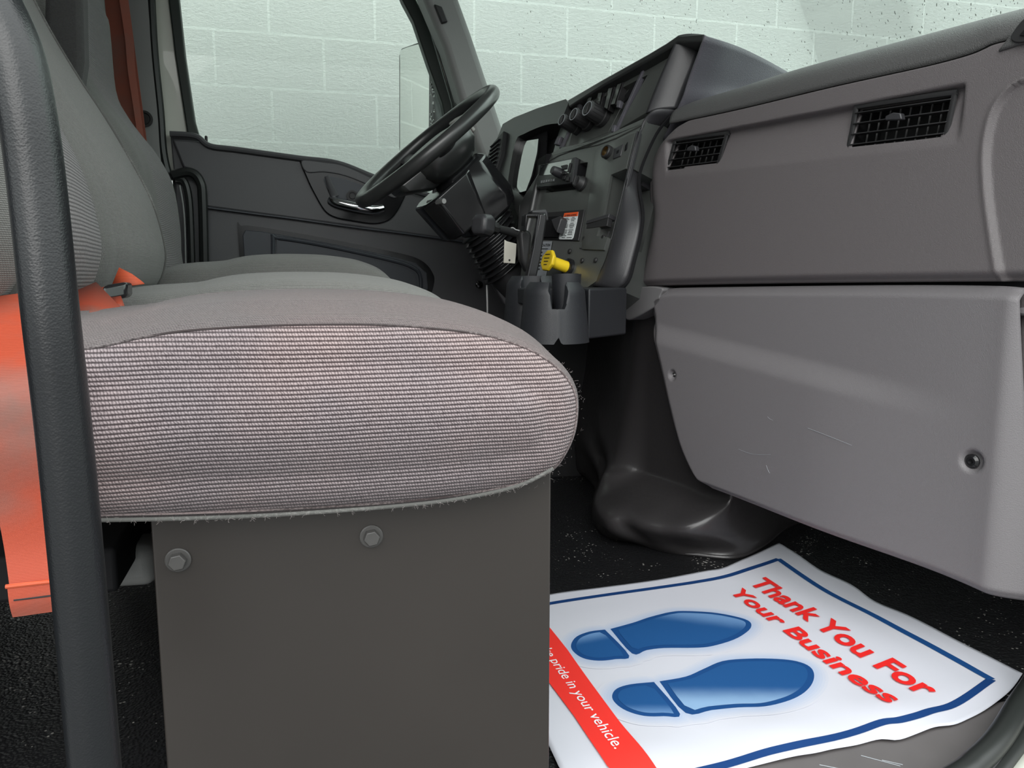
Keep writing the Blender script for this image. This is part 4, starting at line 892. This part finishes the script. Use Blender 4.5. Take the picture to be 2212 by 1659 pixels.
# crease: a step that runs from the left down to the right, fading out; a raised corner ridge at the right
cL, cR = onD(1405, 715), onD(1930, 850); zc_ = lin(cL, cR, S); fade = 1-ss(s_of(onD(1750, 800)), s_of(onD(2120, 850)), S)
off = .016*fade*(1-ss(-.022, .022, Zg-zc_))
sR = s_of(onD(2150, 900)); off += -.030*ss(sR, sR+.055, S)
off += .0012*np.exp(-((S-sR-.01)/.02)**2)
dT = G[-1:, :, 2]-Zg; off -= .014*(1-ss(0, .016, dT))
dB = Zg-G[:1, :, 2]; off -= .010*(1-ss(0, .012, dB))
dL = S-s_of(G[:, 0]).reshape(-1, 1); off -= .014*(1-ss(0, .02, dL))
screws = [(1455, 810, .008), (2099, 996, .0125)]
for x, y, r in screws:
    c = onD(x, y, .012 if x < 1500 else 0); d = np.hypot(S-s_of(c), Zg-c[2]); off -= .010*(1-ss(r*.75, r*1.35, d))
G2 = G+DN*off[..., None]
lp = build(gridmb(G2), 'panel_face', M['lower_grey'], ld, smooth=180, recalc=False)
if np.dot(V(lp.data.polygons[2000].normal), DN) < 0: lp.data.flip_normals()
md = lp.modifiers.new('thickness', 'SOLIDIFY'); md.thickness = .005; md.offset = -1
for x, y, r in screws:
    c = onD(x+2, y, .0035 if x < 1500 else -.008); k_ = build(MB().lathe(c, DN, [(0, r*.78), (.0025, r*.78), (.005, r*.5), (.005, r*.28), (.002, r*.25)], 24), 'screw', M['gloss'], ld)
sc_ = MB()
for pts in ([(1658, 900), (1663, 905), (1670, 908)], [(1745, 925), (1790, 942), (1840, 962)], [(1595, 970), (1625, 981), (1665, 982)], [(1655, 1005), (1660, 1018), (1663, 1022)]):
    sc_.tube([onD(x, y, .0168*0+float(np.interp(0, [0, 1], [0, 0]))+.0165) for x, y in crv(pts, 3)], .0003, 4)
build(sc_, 'scratches', M['labelg'], ld)
# return flange right of the knee panel
rf = empty('dash_end_panel', tuple(onD(2230, 900, -.03)), 'grey moulded end panel at the right edge of the dash', 'panel')
build(MB().prism([onD(x, y, -.030) for x, y in [(2196, 628), (2290, 628), (2290, 1330), (2222, 1200), (2205, 1120)]], -DN*.04), 'end_moulding', M['dash_grey'], rf, bevel=.006, bseg=3)
build(MB().prism([onD(x, y, -.012) for x, y in [(2196, 664), (2290, 664), (2290, 690), (2196, 682)]], -DN*.03), 'ledge', M['lower_grey'], rf, bevel=.004)
build(MB().prism([onD(x, y, -.020) for x, y in [(2203, 870), (2290, 860), (2290, 905), (2206, 905)]], -DN*.03), 'ledge', M['lower_grey'], rf, bevel=.004)

# ================================================================== CUP HOLDER
ch = empty('cup_holder', (.47, 1.33, .44), 'dark slate double cup holder tray jutting from the console foot', 'cup holder')
c1c = V(.430, 1.285); c2c = V(.435, 1.425)
def cup(c, r0, r1, zb, ztop, notches, name):
    n = 96; outer = []; inner = []
    mb = MB(); A = np.linspace(0, 2*PI, n, endpoint=False)
    def topz(a):
        z = ztop
        for (am, hw, dp) in notches:
            d = abs((a-am+PI) % (2*PI)-PI)
            z -= dp*(1-sstep(hw*.62, hw, d))
        return z
    def botz(a):
        d = abs((a-notches[0][0]+.02+PI) % (2*PI)-PI); return zb+(.012*(1-sstep(.03, .09, d)) if name == 'cup_well' else 0)
    H = []
    for k in range(15):
        t = k/14; H.append([V(c[0]+(r0+(r1-r0)*min(1, t*1.15)-(.010*max(0, t-.87)/.13))*math.cos(a), c[1]+(r0+(r1-r0)*min(1, t*1.15)-(.010*max(0, t-.87)/.13))*math.sin(a), min(topz(a), botz(a)+(ztop-zb)*t)) for a in A])
    I = [[V(c[0]+(r1-.012)*math.cos(a), c[1]+(r1-.012)*math.sin(a), topz(a)) for a in A], [V(c[0]+(r1-.014)*math.cos(a), c[1]+(r1-.014)*math.sin(a), zb+.02) for a in A]]
    mb.rings(H+I, caps=False); k = len(mb.v); mb.v.append(V(c[0], c[1], zb+.02)); m = len(H)+1
    for i in range(n): mb.f.append((m*n+i, m*n+(i+1) % n, k)); mb.mi.append(0)
    return build(mb, name, M['slate'], ch, smooth=40)
av = math.atan2(-c1c[1]-0, 0-c1c[0])      # towards the door opening
cup(c1c, .062, .053, .437, .541, [(av+.14, .34, .045), (av+.14+PI, .34, .045)], 'cup_well')
av2 = math.atan2(-c2c[1], -c2c[0])
cup(c2c, .060, .052, .437, .552, [(av2-.1, .42, .06)], 'cup_ring')
# tray body towards the console
a = onY(1268, 625, 1.30); 
e0 = V(.497, 1.290); e1_ = V(.607, 1.375)
tray = [V(e0[0], e0[1], .4395), V(e1_[0], e1_[1], .4395), V(.60, 1.56, .4395), V(.44, 1.50, .4395)]
build(MB().prism(tray, (0, 0, .090)), 'tray_body', M['slate'], ch, bevel=.004, bseg=3)
build(MB().prism([V(.385, 1.30, .50), V(.40, 1.46, .50), V(.50, 1.47, .50), V(.49, 1.30, .50)], (0, 0, .03)), 'tray_bridge', M['slate'], ch, bevel=.003)
build(MB().lathe((.475, 1.345, .50), (0, 0, 1), [(0, .02), (.056, .0205), (.056, .017), (.02, .016)], 28), 'pen_well', M['slate'], ch)
build(MB().lathe((.452, 1.285, .47), (0, 0, 1), [(0, .022), (.085, .026), (.085, .0235), (.005, .02)], 28), 'cup_insert', M['slate'], ch)

# ================================================================== STEERING
WC = V(.3065, 1.891, .860); wb, wyaw, WR = .718, .156, .2009
w1 = V(math.cos(wb)*math.cos(wyaw), math.cos(wb)*math.sin(wyaw), math.sin(wb)); w2 = V(-math.sin(wyaw), math.cos(wyaw), 0); w3 = np.cross(w1, w2)
if w3[2] > 0: w3 = -w3       # w3: down the column
st = empty('steering_wheel', tuple(WC+w3*.3), 'black steering wheel on a ribbed column behind the console', 'steering wheel')
A = np.linspace(0, 2*PI, 97)
build(MB().rings([[WC+(WR+.0165*math.cos(b)*(1+.02*math.sin(9*a)))*(math.cos(a)*w1+math.sin(a)*w2)+w3*.0168*math.sin(b) for b in np.linspace(0, 2*PI, 16, endpoint=False)] for a in A], caps=False), 'rim', M['console'], st, smooth=180)
for a in (PI/2, -PI/2, PI+.0):
    d = math.cos(a)*w1+math.sin(a)*w2; t_ = np.cross(d, w3)
    build(MB().rings([[WC+d*r+w3*dz+t_*ww*math.cos(q)+w3*.006*math.sin(q) for q in np.linspace(0, 2*PI, 12, endpoint=False)] for r, ww, dz in ((.05, .035, .035), (.09, .026, .03), (.15, .020, .014), (.198, .018, .002))]), 'spoke', M['console_rim'], st, smooth=60)
# hub: deep soft-edged bowl
def wframe(a, b, c): return WC+w1*a+w2*b+w3*c
hb = []
for c_, sx, sy in ((.0, .055, .06), (.004, .078, .085), (.02, .090, .098), (.05, .088, .095), (.075, .070, .075), (.09, .045, .05)):
    hb.append([wframe(sx*(abs(math.cos(a))**.7)*np.sign(math.cos(a))+.012, sy*(abs(math.sin(a))**.7)*np.sign(math.sin(a)), c_) for a in np.linspace(0, 2*PI, 40, endpoint=False)])
build(MB().rings(hb), 'hub', M['console'], st, smooth=60)
# lower skirt of the hub towards the driver
build(MB().rings([[wframe(a_, b_, c_) for a_, b_ in ((-.13, -.05), (.07, -.075), (.09, 0), (.07, .075), (-.13, .05))] for c_ in (.02, .045)]+[[wframe(a_, b_, .085) for a_, b_ in ((-.06, -.03), (.06, -.05), (.07, 0), (.06, .05), (-.06, .03))]]), 'hub_skirt', M['console'], st, bevel=.01, bseg=3)
build(MB().rings([[wframe(.100+a_, b_, c_) for a_, b_ in ((0, -.05), (.016, -.03), (.018, .03), (0, .05), (-.014, 0))] for c_ in (-.002, .045)]), 'thumb_pad', M['tanknob'], st, bevel=.004, label='tan-grey thumb pad')
# column shroud: eight-sided glossy box, seam, ribbed boot
def oct_(c_, sx, sy, x0=0): return [wframe(x0+a*sx, b*sy, c_) for a, b in ((-1, -.55), (-.7, -1), (.55, -1), (1, -.6), (1, .6), (.55, 1), (-.7, 1), (-1, .55))]
build(MB().rings([oct_(.085, .060, .055, .02), oct_(.10, .075, .065, .02), oct_(.20, .080, .068, .02), oct_(.232, .074, .064, .012)]), 'column_shroud', M['gloss'], st, bevel=.006, bseg=3)
build(MB().rings([oct_(.096, .082, .072, -.028), oct_(.205, .060, .070, -.045)]), 'shroud_lower_half', M['gloss'], st, bevel=.006, bseg=3)
rb = []
for k in range(49):
    t = k/48; r = .062-.010*t+.006*math.cos(k*PI/3*1.0*1.0); rb.append([wframe(.0-.035*t+1.15*r*math.cos(a), r*math.sin(a), .235+.115*t) for a in np.linspace(0, 2*PI, 32, endpoint=False)])
build(MB().rings(rb), 'column_boot', M['gloss'], st, smooth=180)
build(MB().lathe(wframe(-.04, 0, .34), w3, [(0, .048), (.05, .046), (.14, .04), (.20, .03)], 24), 'column_base', M['black'], st)
build(MB().tube([wframe(-.09, -.02, .10), wframe(-.085, -.06, .105), wframe(-.08, -.09, .11)], [.007, .008, .006], 10), 'ignition_switch', M['silver'], st)
# shift lever with square knob
sh = empty('shift_lever', tuple(onY(1120, 505, 1.62)), 'black lever with blocky knob sticking out beside the column boot', 'lever')
k0 = onY(1046, 487, 1.60); k1 = onY(1122, 506, 1.66)
build(MB().tube([k0, k0*.6+k1*.4, k1], [.0095, .0085, .010], 12), 'lever_shaft', M['black'], sh)
kd = nrm(k1-k0); ku = nrm(V(0, 0, 1)-kd*kd[2]); kr = np.cross(kd, ku)
build(MB().rings([[k0+kd*h+ku*s_*a+kr*s_*b for a, b in ((-1, -.6), (-.6, -1), (.6, -1), (1, -.6), (1, .6), (.6, 1), (-.6, 1), (-1, .6))] for h, s_ in ((-.022, .014), (-.016, .021), (.006, .023), (.014, .019), (.016, .012))]), 'lever_knob', M['console_rim'], sh, bevel=.003, bseg=2)
build(MB().prism([k0-kr*.0232+kd*a+ku*b for a, b in ((-.008, -.013), (.006, -.013), (.008, .013), (-.004, .013))] if True else [], -kr*.002), 'knob_inlay', M['cowl'], sh, bevel=.001)
build(MB().lathe(k0+kd*.022, kd, [(0, .012), (.012, .014), (.016, .012)], 8), 'lever_collar', M['black'], sh)
# phone-style mount / hand control bracket standing at the console foot
hc = empty('control_bracket', tuple(onY(1160, 600, 1.50)), 'black upright control bracket between column and console', 'bracket')
def py(px, Y, th, name, mat, par, bevel=.003, **k): return build(MB().prism([onY(x, y, Y) for x, y in px], (0, th, 0)), name, mat, par, bevel=bevel, **k)
py([(1166, 461), (1180, 461), (1182, 470), (1168, 560), (1158, 606), (1136, 606), (1150, 545)], 1.47, .02, 'bracket_plate', M['gloss'], hc)
build(MB().tube([onY(1164, 463, 1.468), onY(1154, 535, 1.468), onY(1139, 604, 1.468)], .0016, 6), 'bracket_edge', M['console_rim'], hc)
py([(1136, 462), (1164, 460), (1180, 461), (1181, 472), (1164, 470), (1140, 468), (1138, 500), (1133, 500)], 1.48, .03, 'bracket_head', M['gloss'], hc)
py([(1148, 454), (1180, 452), (1184, 458), (1186, 476), (1178, 478), (1176, 462), (1150, 462)], 1.53, .03, 'bracket_cap', M['console_rim'], hc)
py([(1122, 500), (1138, 495), (1150, 505), (1140, 590), (1126, 560)], 1.53, .03, 'bracket_body', M['black'], hc, bevel=.006)
tg = empty('metal_tag', tuple(onY(1100, 560, 1.62)), 'pale blank metal tag with one small hole beside the shift lever', 'tag')
py([(1090, 517.5), (1095, 521), (1116, 526.5), (1115, 548), (1113, 569.5), (1088, 568)], 1.60, .004, 'tag_plate', M['tag'], tg, bevel=.001)
build(MB().lathe(onY(1100.5, 562, 1.5995), (0, -1, 0), [(0, .0022), (.0006, .0022)], 12), 'tag_hole', M['ink'], tg)
# keys / wire hoop
build(MB().tube(crv([onY(1100, 502, 1.64), onY(1102, 494, 1.64), onY(1108, 492, 1.64), onY(1114, 496, 1.64), onY(1122, 498, 1.64)], 6), .0014, 6), 'wire_hoop', M['silver'], hc)
# column skirt panel under the cluster
sk = empty('knee_bolster', (.6, 1.9, .4), 'dark grey knee panel below the steering column', 'panel')
py([(1030, 574), (1068, 590), (1080, 585), (1108, 572), (1150, 570), (1160, 620), (1090, 660), (1056, 600)], 1.92, .03, 'panel_face', M['console_rim'], sk, bevel=.004)
build(MB().tube([onY(1051, 588, 1.95), onY(1053, 665, 1.95), onY(1053, 760, 1.95)], .003, 8), 'bright_rod', M['silver'], sk)
build(MB().lathe(onY(1035, 615, 2.40), (0, -1, 0), [(0, .012), (.003, .012), (.005, .008)], 18), 'screw', M['gloss'], sk)

# ================================================================== FLOOR TUNNEL COVER
tc_ = empty('tunnel_cover', (.8, 1.5, 0), 'black moulded vinyl floor tunnel cover with a rounded bulge', 'cover')
base = [(1216, 992, .0), (1250, 1020, 0), (1284, 1052, 0), (1280, 1090, 0), (1284, 1130, 0), (1312, 1160, 0), (1370, 1172, 0), (1430, 1190, 0), (1500, 1200, 0), (1590, 1206, 0), (1650, 1180, 0), (1700, 1140, 0), (1760, 1120, 0)]
B0 = [onZ(x, y, .001) for x, y, _ in base]
mid = [onZ(1216, 985, .02), onZ(1252, 1010, .03), onZ(1296, 1030, .04), onZ(1284, 1075, .05), onZ(1286, 1105, .05), onZ(1316, 1140, .045), onZ(1380, 1158, .03), onZ(1432, 1178, .02), onZ(1500, 1182, .02), onZ(1588, 1180, .025), onZ(1645, 1155, .03), onZ(1700, 1120, .03), onZ(1760, 1100, .03)]
hi = [onZ(1216, 900, .13), onZ(1262, 960, .12), onZ(1312, 1004, .10), onZ(1296, 1040, .11), onZ(1310, 1060, .115), onZ(1345, 1095, .10), onZ(1398, 1130, .075), onZ(1440, 1150, .06), onZ(1500, 1150, .07), onZ(1570, 1130, .08), onZ(1620, 1100, .09), onZ(1680, 1070, .1), onZ(1750, 1050, .1)]
hi2 = [onZ(1216, 850, .2), onZ(1270, 900, .19), onZ(1330, 985, .15), onZ(1350, 990, .16), onZ(1375, 1010, .16), onZ(1400, 1040, .15), onZ(1430, 1070, .13), onZ(1450, 1085, .13), onZ(1490, 1080, .14), onZ(1540, 1060, .15), onZ(1590, 1040, .16), onZ(1660, 1000, .18), onZ(1740, 960, .2)]
def pull(P, dz, d): return P+V(d[0], d[1], dz)
top1 = [p+V(.02, .10, .14) for p in hi2]; top2 = [p+V(.06, .16, .32) for p in hi2]
top1 = [V(*( (p*1)[:2]), .30)+V(.03, .06, 0) for p in hi2]; top2 = [V(p[0]+.05, p[1]+.10, .50) for p in hi2]
C = [resample(crv(r, 5), 90) for r in (B0, mid, hi, hi2, top1, top2)]
C = np.array(C); rows = np.array([crv([C[k, i] for k in range(6)], 7) for i in range(90)]).transpose(1, 0, 2)
rows = np.ascontiguousarray(rows)
for P_ in rows.reshape(-1, 3):
    dd_ = (P_-DP) @ DN; s__ = (P_-DP) @ DU; w_ = float(ss(-.13, -.05, s__)*ss(.06, .13, P_[2])); dd_ = max(0, dd_+.045)
    P_ -= DN*dd_*w_
o = build(gridmb(rows), 'cover_skin', M['tunnel'], tc_, smooth=180); md = o.modifiers.new('thickness', 'SOLIDIFY'); md.thickness = .004; md.offset = 0
build(MB().tube([p+V(0, 0, .003) for p in crv(B0[4:], 6)], .004, 8), 'cover_flange', M['tunnel'], tc_)

# ================================================================== PAPER FLOOR MAT
pm = empty('paper_floor_mat', (.6, 1.0, .003), 'white paper floor mat printed with blue shoe soles and red thank-you lettering', 'paper mat')
TL, TR = onZ(1683, 1176, .006), onZ(2209, 1455, .012)
dL = nrm(onZ(1187, 1283, .005)-TL); dR = nrm(onZ(1640, 1640, .005)-TR)
def wav(X, Y):
    e = max(0, .80-Y); n_ = .0035+.0012*math.sin(9*X+4*Y)+.0008*math.sin(23*Y+5*X)
    return n_+.0045*max(0, (.86-Y))/.1*0+.003*math.exp(-((X-.93)/.05)**2)*(1+math.sin(16*Y))*.6+.004*math.exp(-((Y-.74)/.05)**2)*(1+.5*math.sin(38*X))
def onP(x, y, off=.0006):
    z = .004
    for _ in range(6): p = onZ(x, y, z+off); z = wav(p[0], p[1])
    return onZ(x, y, z+off)
edgeT = crv([(1683, 1176), (1720, 1200), (1770, 1232), (1840, 1262), (1890, 1298), (1960, 1330), (2060, 1382), (2140, 1420), (2209, 1455)], 5)
edgeR = crv([(2209, 1455), (2180, 1500), (2140, 1530), (2090, 1555), (2060, 1568), (2020, 1575), (1980, 1590), (1940, 1602), (1900, 1600), (1850, 1612), (1800, 1622), (1760, 1632), (1700, 1642), (1560, 1672), (1470, 1700), (1390, 1745)], 4)
edgeB = [(1390, 1745), (1330, 1740), (1270, 1725), (1209, 1670), (1178, 1592), (1130, 1500), (1060, 1340)]
edgeB = [(1390, 1745), (1209, 1662), (1178, 1593), (1120, 1450), (1070, 1310)]
edgeL = crv([(1070, 1310), (1187, 1283), (1300, 1267), (1420, 1250), (1520, 1232), (1560, 1226), (1600, 1210), (1645, 1192), (1683, 1176)], 5)
def flat(pts): return [onZ(x, y, .004) for x, y in pts]
G = coons(flat(edgeB[::-1]), flat(edgeT), flat(edgeL), flat(edgeR[::-1]), 90, 90)
for j in range(90):
    for i in range(90): G[j, i, 2] = wav(G[j, i, 0], G[j, i, 1])
o = build(gridmb(G), 'sheet', M['paper'], pm, smooth=180, recalc=False)
if o.data.polygons[5].normal[2] < 0: o.data.flip_normals()
md = o.modifiers.new('thickness', 'SOLIDIFY'); md.thickness = .0005; md.offset = -1
def decal(name, px, mat, off=.0007, sub=None, n=6, parent=pm, curve=True, step=14):
    """flat print that follows the sheet: filled outline cut into small faces"""
    P = crv(px, n, True) if curve else [V(p) for p in px]
    P3 = [onZ(p[0], p[1], .004) for p in P]
    bm = bmesh.new(); vs = [bm.verts.new((p[0], p[1], 0)) for p in P3]; bm.faces.new(vs)
    bmesh.ops.triangulate(bm, faces=bm.faces[:])
    xs = [p[0] for p in P3]; ys = [p[1] for p in P3]
    for x in np.arange(min(xs), max(xs), .012): bmesh.ops.bisect_plane(bm, geom=bm.verts[:]+bm.edges[:]+bm.faces[:], plane_co=(x, 0, 0), plane_no=(1, 0, 0))
    for y in np.arange(min(ys), max(ys), .012): bmesh.ops.bisect_plane(bm, geom=bm.verts[:]+bm.edges[:]+bm.faces[:], plane_co=(0, y, 0), plane_no=(0, 1, 0))
    for f_ in bm.faces:
        f_.normal_update()
        if f_.normal.z < 0: f_.normal_flip()
    for v in bm.verts: v.co.z = wav(v.co.x, v.co.y)+off
    bm.verts.index_update(); vv = [V(v.co) for v in bm.verts]; ff = [tuple(v.index for v in f.verts) for f in bm.faces]; bm.free()
    o = build(MB().add(vv, ff), name, mat, parent, smooth=180, recalc=False)
    return o
def c8(pts): return [(1170+x/2.1228, 1150+y/2.1228) for x, y in pts]
def lineband(name, px, w0, w1, mat):
    P = [V(*p, 0) for p in crv([V(*p) for p in px], 5)]; Q = np.array([onZ(p[0], p[1], .004) for p in P]); mb = MB(); rs = []
    for i, q in enumerate(Q):
        d = nrm(Q[min(i+1, len(Q)-1)]-Q[max(i-1, 0)]); s_ = np.cross(d, V(0, 0, 1)); ww = w0+(w1-w0)*i/len(Q)
        a, b = q-s_*ww/2, q+s_*ww/2
        for p in (a, b): p[2] = wav(p[0], p[1])+.0008
        rs.append((a, b))
    mb.add([p for r in rs for p in r], [(2*i, 2*i+1, 2*i+3, 2*i+2) for i in range(len(rs)-1)])
    return build(mb, name, mat, pm, smooth=0, recalc=True)
lineband('border_line', c8([(-250, 385), (38, 328), (300, 285), (520, 252), (700, 225), (840, 200), (960, 165), (1085, 128)]), .010, .011, M['pnavy'])
lineband('border_line', c8([(1085, 128), (1180, 190), (1320, 275), (1500, 370), (1650, 452), (1800, 530), (1950, 612), (2062, 683)]), .011, .012, M['pblue'])
lineband('border_line', c8([(2062, 683), (1980, 745), (1880, 800), (1790, 830), (1720, 860), (1640, 882), (1560, 890), (1440, 925), (1300, 965), (1150, 1000), (1000, 1030), (820, 1078), (700, 1110)]), .011, .011, M['pnavy'])
bnp = [(-160, 215), (36, 443), (120, 545), (360, 880), (515, 1085), (600, 1200), (420, 1200), (300, 1081), (150, 850), (30, 685), (-160, 470)]
decal('banner', c8(bnp), M['pbanner'], off=.0016, curve=False)
def inset(px, d):
    P = np.array([onZ(*p, .004)[:2] for p in px]); N_ = len(P); T = np.roll(P, -1, 0)-np.roll(P, 1, 0); T /= np.linalg.norm(T, axis=1)[:, None]; Nn = np.stack([T[:, 1], -T[:, 0]], 1)
    ar = .5*np.sum(P[:, 0]*np.roll(P[:, 1], -1)-np.roll(P[:, 0], -1)*P[:, 1]); Nn = Nn if ar > 0 else -Nn
    Q = P-Nn*d; A_, B_ = P, np.roll(P, -1, 0); E_ = B_-A_; keep = []
    for q in Q:
        t_ = np.clip(((q-A_)*E_).sum(1)/np.maximum((E_*E_).sum(1), 1e-12), 0, 1)[:, None]
        keep.append(np.linalg.norm(A_+E_*t_-q, axis=1).min() > abs(d)*.965)
    return Q[np.array(keep)]
def proj(Pw):
    d = V(*Pw)-CO; w_ = d@CF; return (CX+FPX*(d@CR)/w_, CY-FPX*(d@CU)/w_)
def sole_mat(name, axis_px, c0, c1):
    """printed fade from pale to full blue across the sole"""
    m = bpy.data.materials.new(name); m.use_nodes = True; t = m.node_tree; b = t.nodes['Principled BSDF']; b.inputs['Roughness'].default_value = .5
    a0, a1 = onZ(*axis_px[0], .004), onZ(*axis_px[1], .004); d = a1-a0; L = np.dot(d, d)
    geo = _n(t, 'ShaderNodeNewGeometry'); vm = _n(t, 'ShaderNodeVectorMath', operation='SUBTRACT'); vm.inputs[1].default_value = tuple(a0); t.links.new(geo.outputs['Position'], vm.inputs[0])
    dt = _n(t, 'ShaderNodeVectorMath', operation='DOT_PRODUCT'); dt.inputs[1].default_value = tuple(d/L); t.links.new(vm.outputs[0], dt.inputs[0])
    no = _n(t, 'ShaderNodeTexNoise'); no.inputs['Scale'].default_value = 40; t.links.new(geo.outputs['Position'], no.inputs['Vector'])
    f = mth(t, 'ADD', dt.outputs['Value'], mth(t, 'MULTIPLY_ADD', no.outputs['Fac'], .12, -.06))
    mr = _n(t, 'ShaderNodeMapRange', interpolation_type='SMOOTHSTEP'); t.links.new(f, mr.inputs['Value'])
    mx = _n(t, 'ShaderNodeMix', data_type='RGBA'); mx.inputs['A'].default_value = (*c0, 1); mx.inputs['B'].default_value = (*c1, 1); t.links.new(mr.outputs[0], mx.inputs['Factor']); t.links.new(mx.outputs['Result'], b.inputs['Base Color'])
    return m
pale, full = (.26, .42, .64), (.012, .085, .26)
m1 = (sole_mat('printed_blue_fade_a', c8([(650, 368), (640, 425)]), (.14, .28, .52), full), sole_mat('printed_blue_fade_c', c8([(180, 478), (222, 520)]), (.14, .28, .52), full))
m2 = (sole_mat('printed_blue_fade_b', c8([(1040, 800), (985, 705)]), pale, full), sole_mat('printed_blue_fade_d', c8([(520, 850), (505, 790)]), (.14, .28, .52), full))
HALO = [pbr('printed_pale_blue_%d' % k, tuple(c0+(c1-c0)*(k+.6)/5.7 for c0, c1 in zip((.42, .50, .66), (.62, .625, .69))), .6, .3) for k in range(6)]
def footprint(sole, heel, mm, label):
    so = c8(crv([V(*p) for p in sole], 4, False))[:-1]; he = c8(crv([V(*p) for p in heel], 4, False))[:-1]
    fo = decal('shoe_print', so, M['pblue'], .0012, curve=False); fo['label'] = label
    decal('heel_print', he, M['pblue'], .0012, curve=False, parent=fo)
    for nm, pl, d, mq in (('sole_fill', so, .0085, mm[0]), ('heel_fill', he, .0075, mm[1])):
        q = inset(pl, d); decal(nm, [proj((a, b, .004)) for a, b in q], mq, .0016, curve=False, parent=fo)
    for k in range(6):
        for nm, pl in (('sole_halo', so), ('heel_halo', he)):
            q = inset(pl, -.004-.0036*k); decal(nm, [proj((a, b, .004)) for a, b in q], HALO[k], .0011-.0001*k, curve=False, parent=fo)
footprint([(315, 450), (420, 420), (480, 398), (540, 380), (590, 368), (650, 362), (780, 368), (880, 385), (945, 405), (962, 430), (940, 460), (880, 495), (780, 525), (700, 533), (560, 535), (480, 545), (415, 560), (315, 450)],
          [(290, 453), (402, 570), (340, 585), (260, 592), (190, 580), (145, 550), (135, 520), (160, 485), (220, 462), (290, 453)], m1, 'upper blue shoe print')
footprint([(540, 687), (660, 665), (740, 630), (830, 592), (950, 580), (1080, 580), (1170, 590), (1230, 615), (1250, 655), (1235, 705), (1190, 750), (1120, 785), (1020, 812), (900, 815), (780, 825), (660, 837), (540, 687)],
          [(515, 690), (635, 842), (560, 852), (470, 850), (390, 825), (340, 790), (323, 755), (345, 720), (410, 700), (515, 690)], m2, 'lower blue shoe print')
def ptext(name, s, p0, p1, ub, ut, mat, bold, upscale=1.0, fitfrom=None):
    """p0,p1: baseline ends; ub->ut: cap height with the italic slant"""
    tv, tf = text_faces(s, bold); b0, b1 = onZ(*p0, .004), onZ(*p1, .004); U_ = (onZ(*ut, .004)-onZ(*ub, .004))*upscale
    x0, x1 = tv[:, 0].min(), tv[:, 0].max()
    if fitfrom is not None:
        pv, _ = text_faces(fitfrom, bold); x0 = pv[:, 0].max()+.18
    out = []
    for q in tv:
        p = b0+(b1-b0)*(q[0]-x0)/(x1-x0)+U_*(q[1]/.69); p[2] = wav(p[0], p[1])+.0022; out.append(p)
    return build(MB().add(out, tf), name, mat, pm, smooth=0, recalc=False)
ptext('lettering', 'Thank You For', (1616.4, 1257.6), (1996, 1510), (1887.9, 1443.3), (1929, 1426.4), M['pred'], .029)
ptext('lettering', 'Your Business', (1571.7, 1275.2), (1918, 1531), (1675.2, 1352.1), (1708, 1343.9), M['pred'], .029)
ptext('banner_lettering', 'We take pride in your vehicle.', (1219, 1472.7), (1328, 1627), (1311.3, 1606.3), (1335.4, 1601.5), M['pwhite'], .004, fitfrom='We take pride')

# ================================================================== SILL, THRESHOLD, SEAL
th_ = MB().prism([V(.15, .555, -.012), V(1.3, .555, -.012), V(1.3, .735, -.012), V(.15, .735, -.012)], (0, 0, .013)); t4 = struct('trim_4', th_, M['threshold'], 'scuffed grey step plate inside the passenger door opening', bevel=.002)
sc2 = MB()
for a, b in (((1860, 1632), (1945, 1655)), ((1770, 1652), (1830, 1664)), ((1905, 1642), (1950, 1652))): sc2.tube([onZ(*a, .0015), onZ(*b, .0015)], .0006, 4)
build(sc2, 'scuff_marks', M['labelg'], t4)
def zc(px, z): return [onZ(x, y, z) for x, y in px]
t5 = build(MB().tube(crv(zc([(1830, 1800), (1960, 1740), (2072, 1676), (2104, 1650), (2140, 1616), (2171, 1576), (2203, 1521), (2237, 1469)], .03)+[onZ(2262, 1400, .055)], 8), .0135, 14), 'trim_5', M['seal'], None, smooth=180); tag(t5, 'thick black rubber door seal at the lower front corner of the doorway', kind='structure')
build(MB().tube(crv(zc([(1930, 1800), (2080, 1710), (2127, 1670), (2165, 1622), (2205, 1560), (2250, 1500)], .022), 8), .005, 10), 'seal_lip', M['gloss'], t5)
build(MB().tube(crv(zc([(1960, 1820), (2110, 1720), (2150, 1678), (2190, 1625), (2225, 1575), (2270, 1520)], .014), 8), .010, 12), 'seal_outer_bead', M['seal'], t5)
t6 = build(MB().tube(crv(zc([(2100, 1800), (2180, 1730), (2240, 1660), (2300, 1590)], .0), 6), .02, 10), 'trim_6', M['cream'], None, smooth=180); tag(t6, 'cream painted door sill outside the seal', kind='structure')
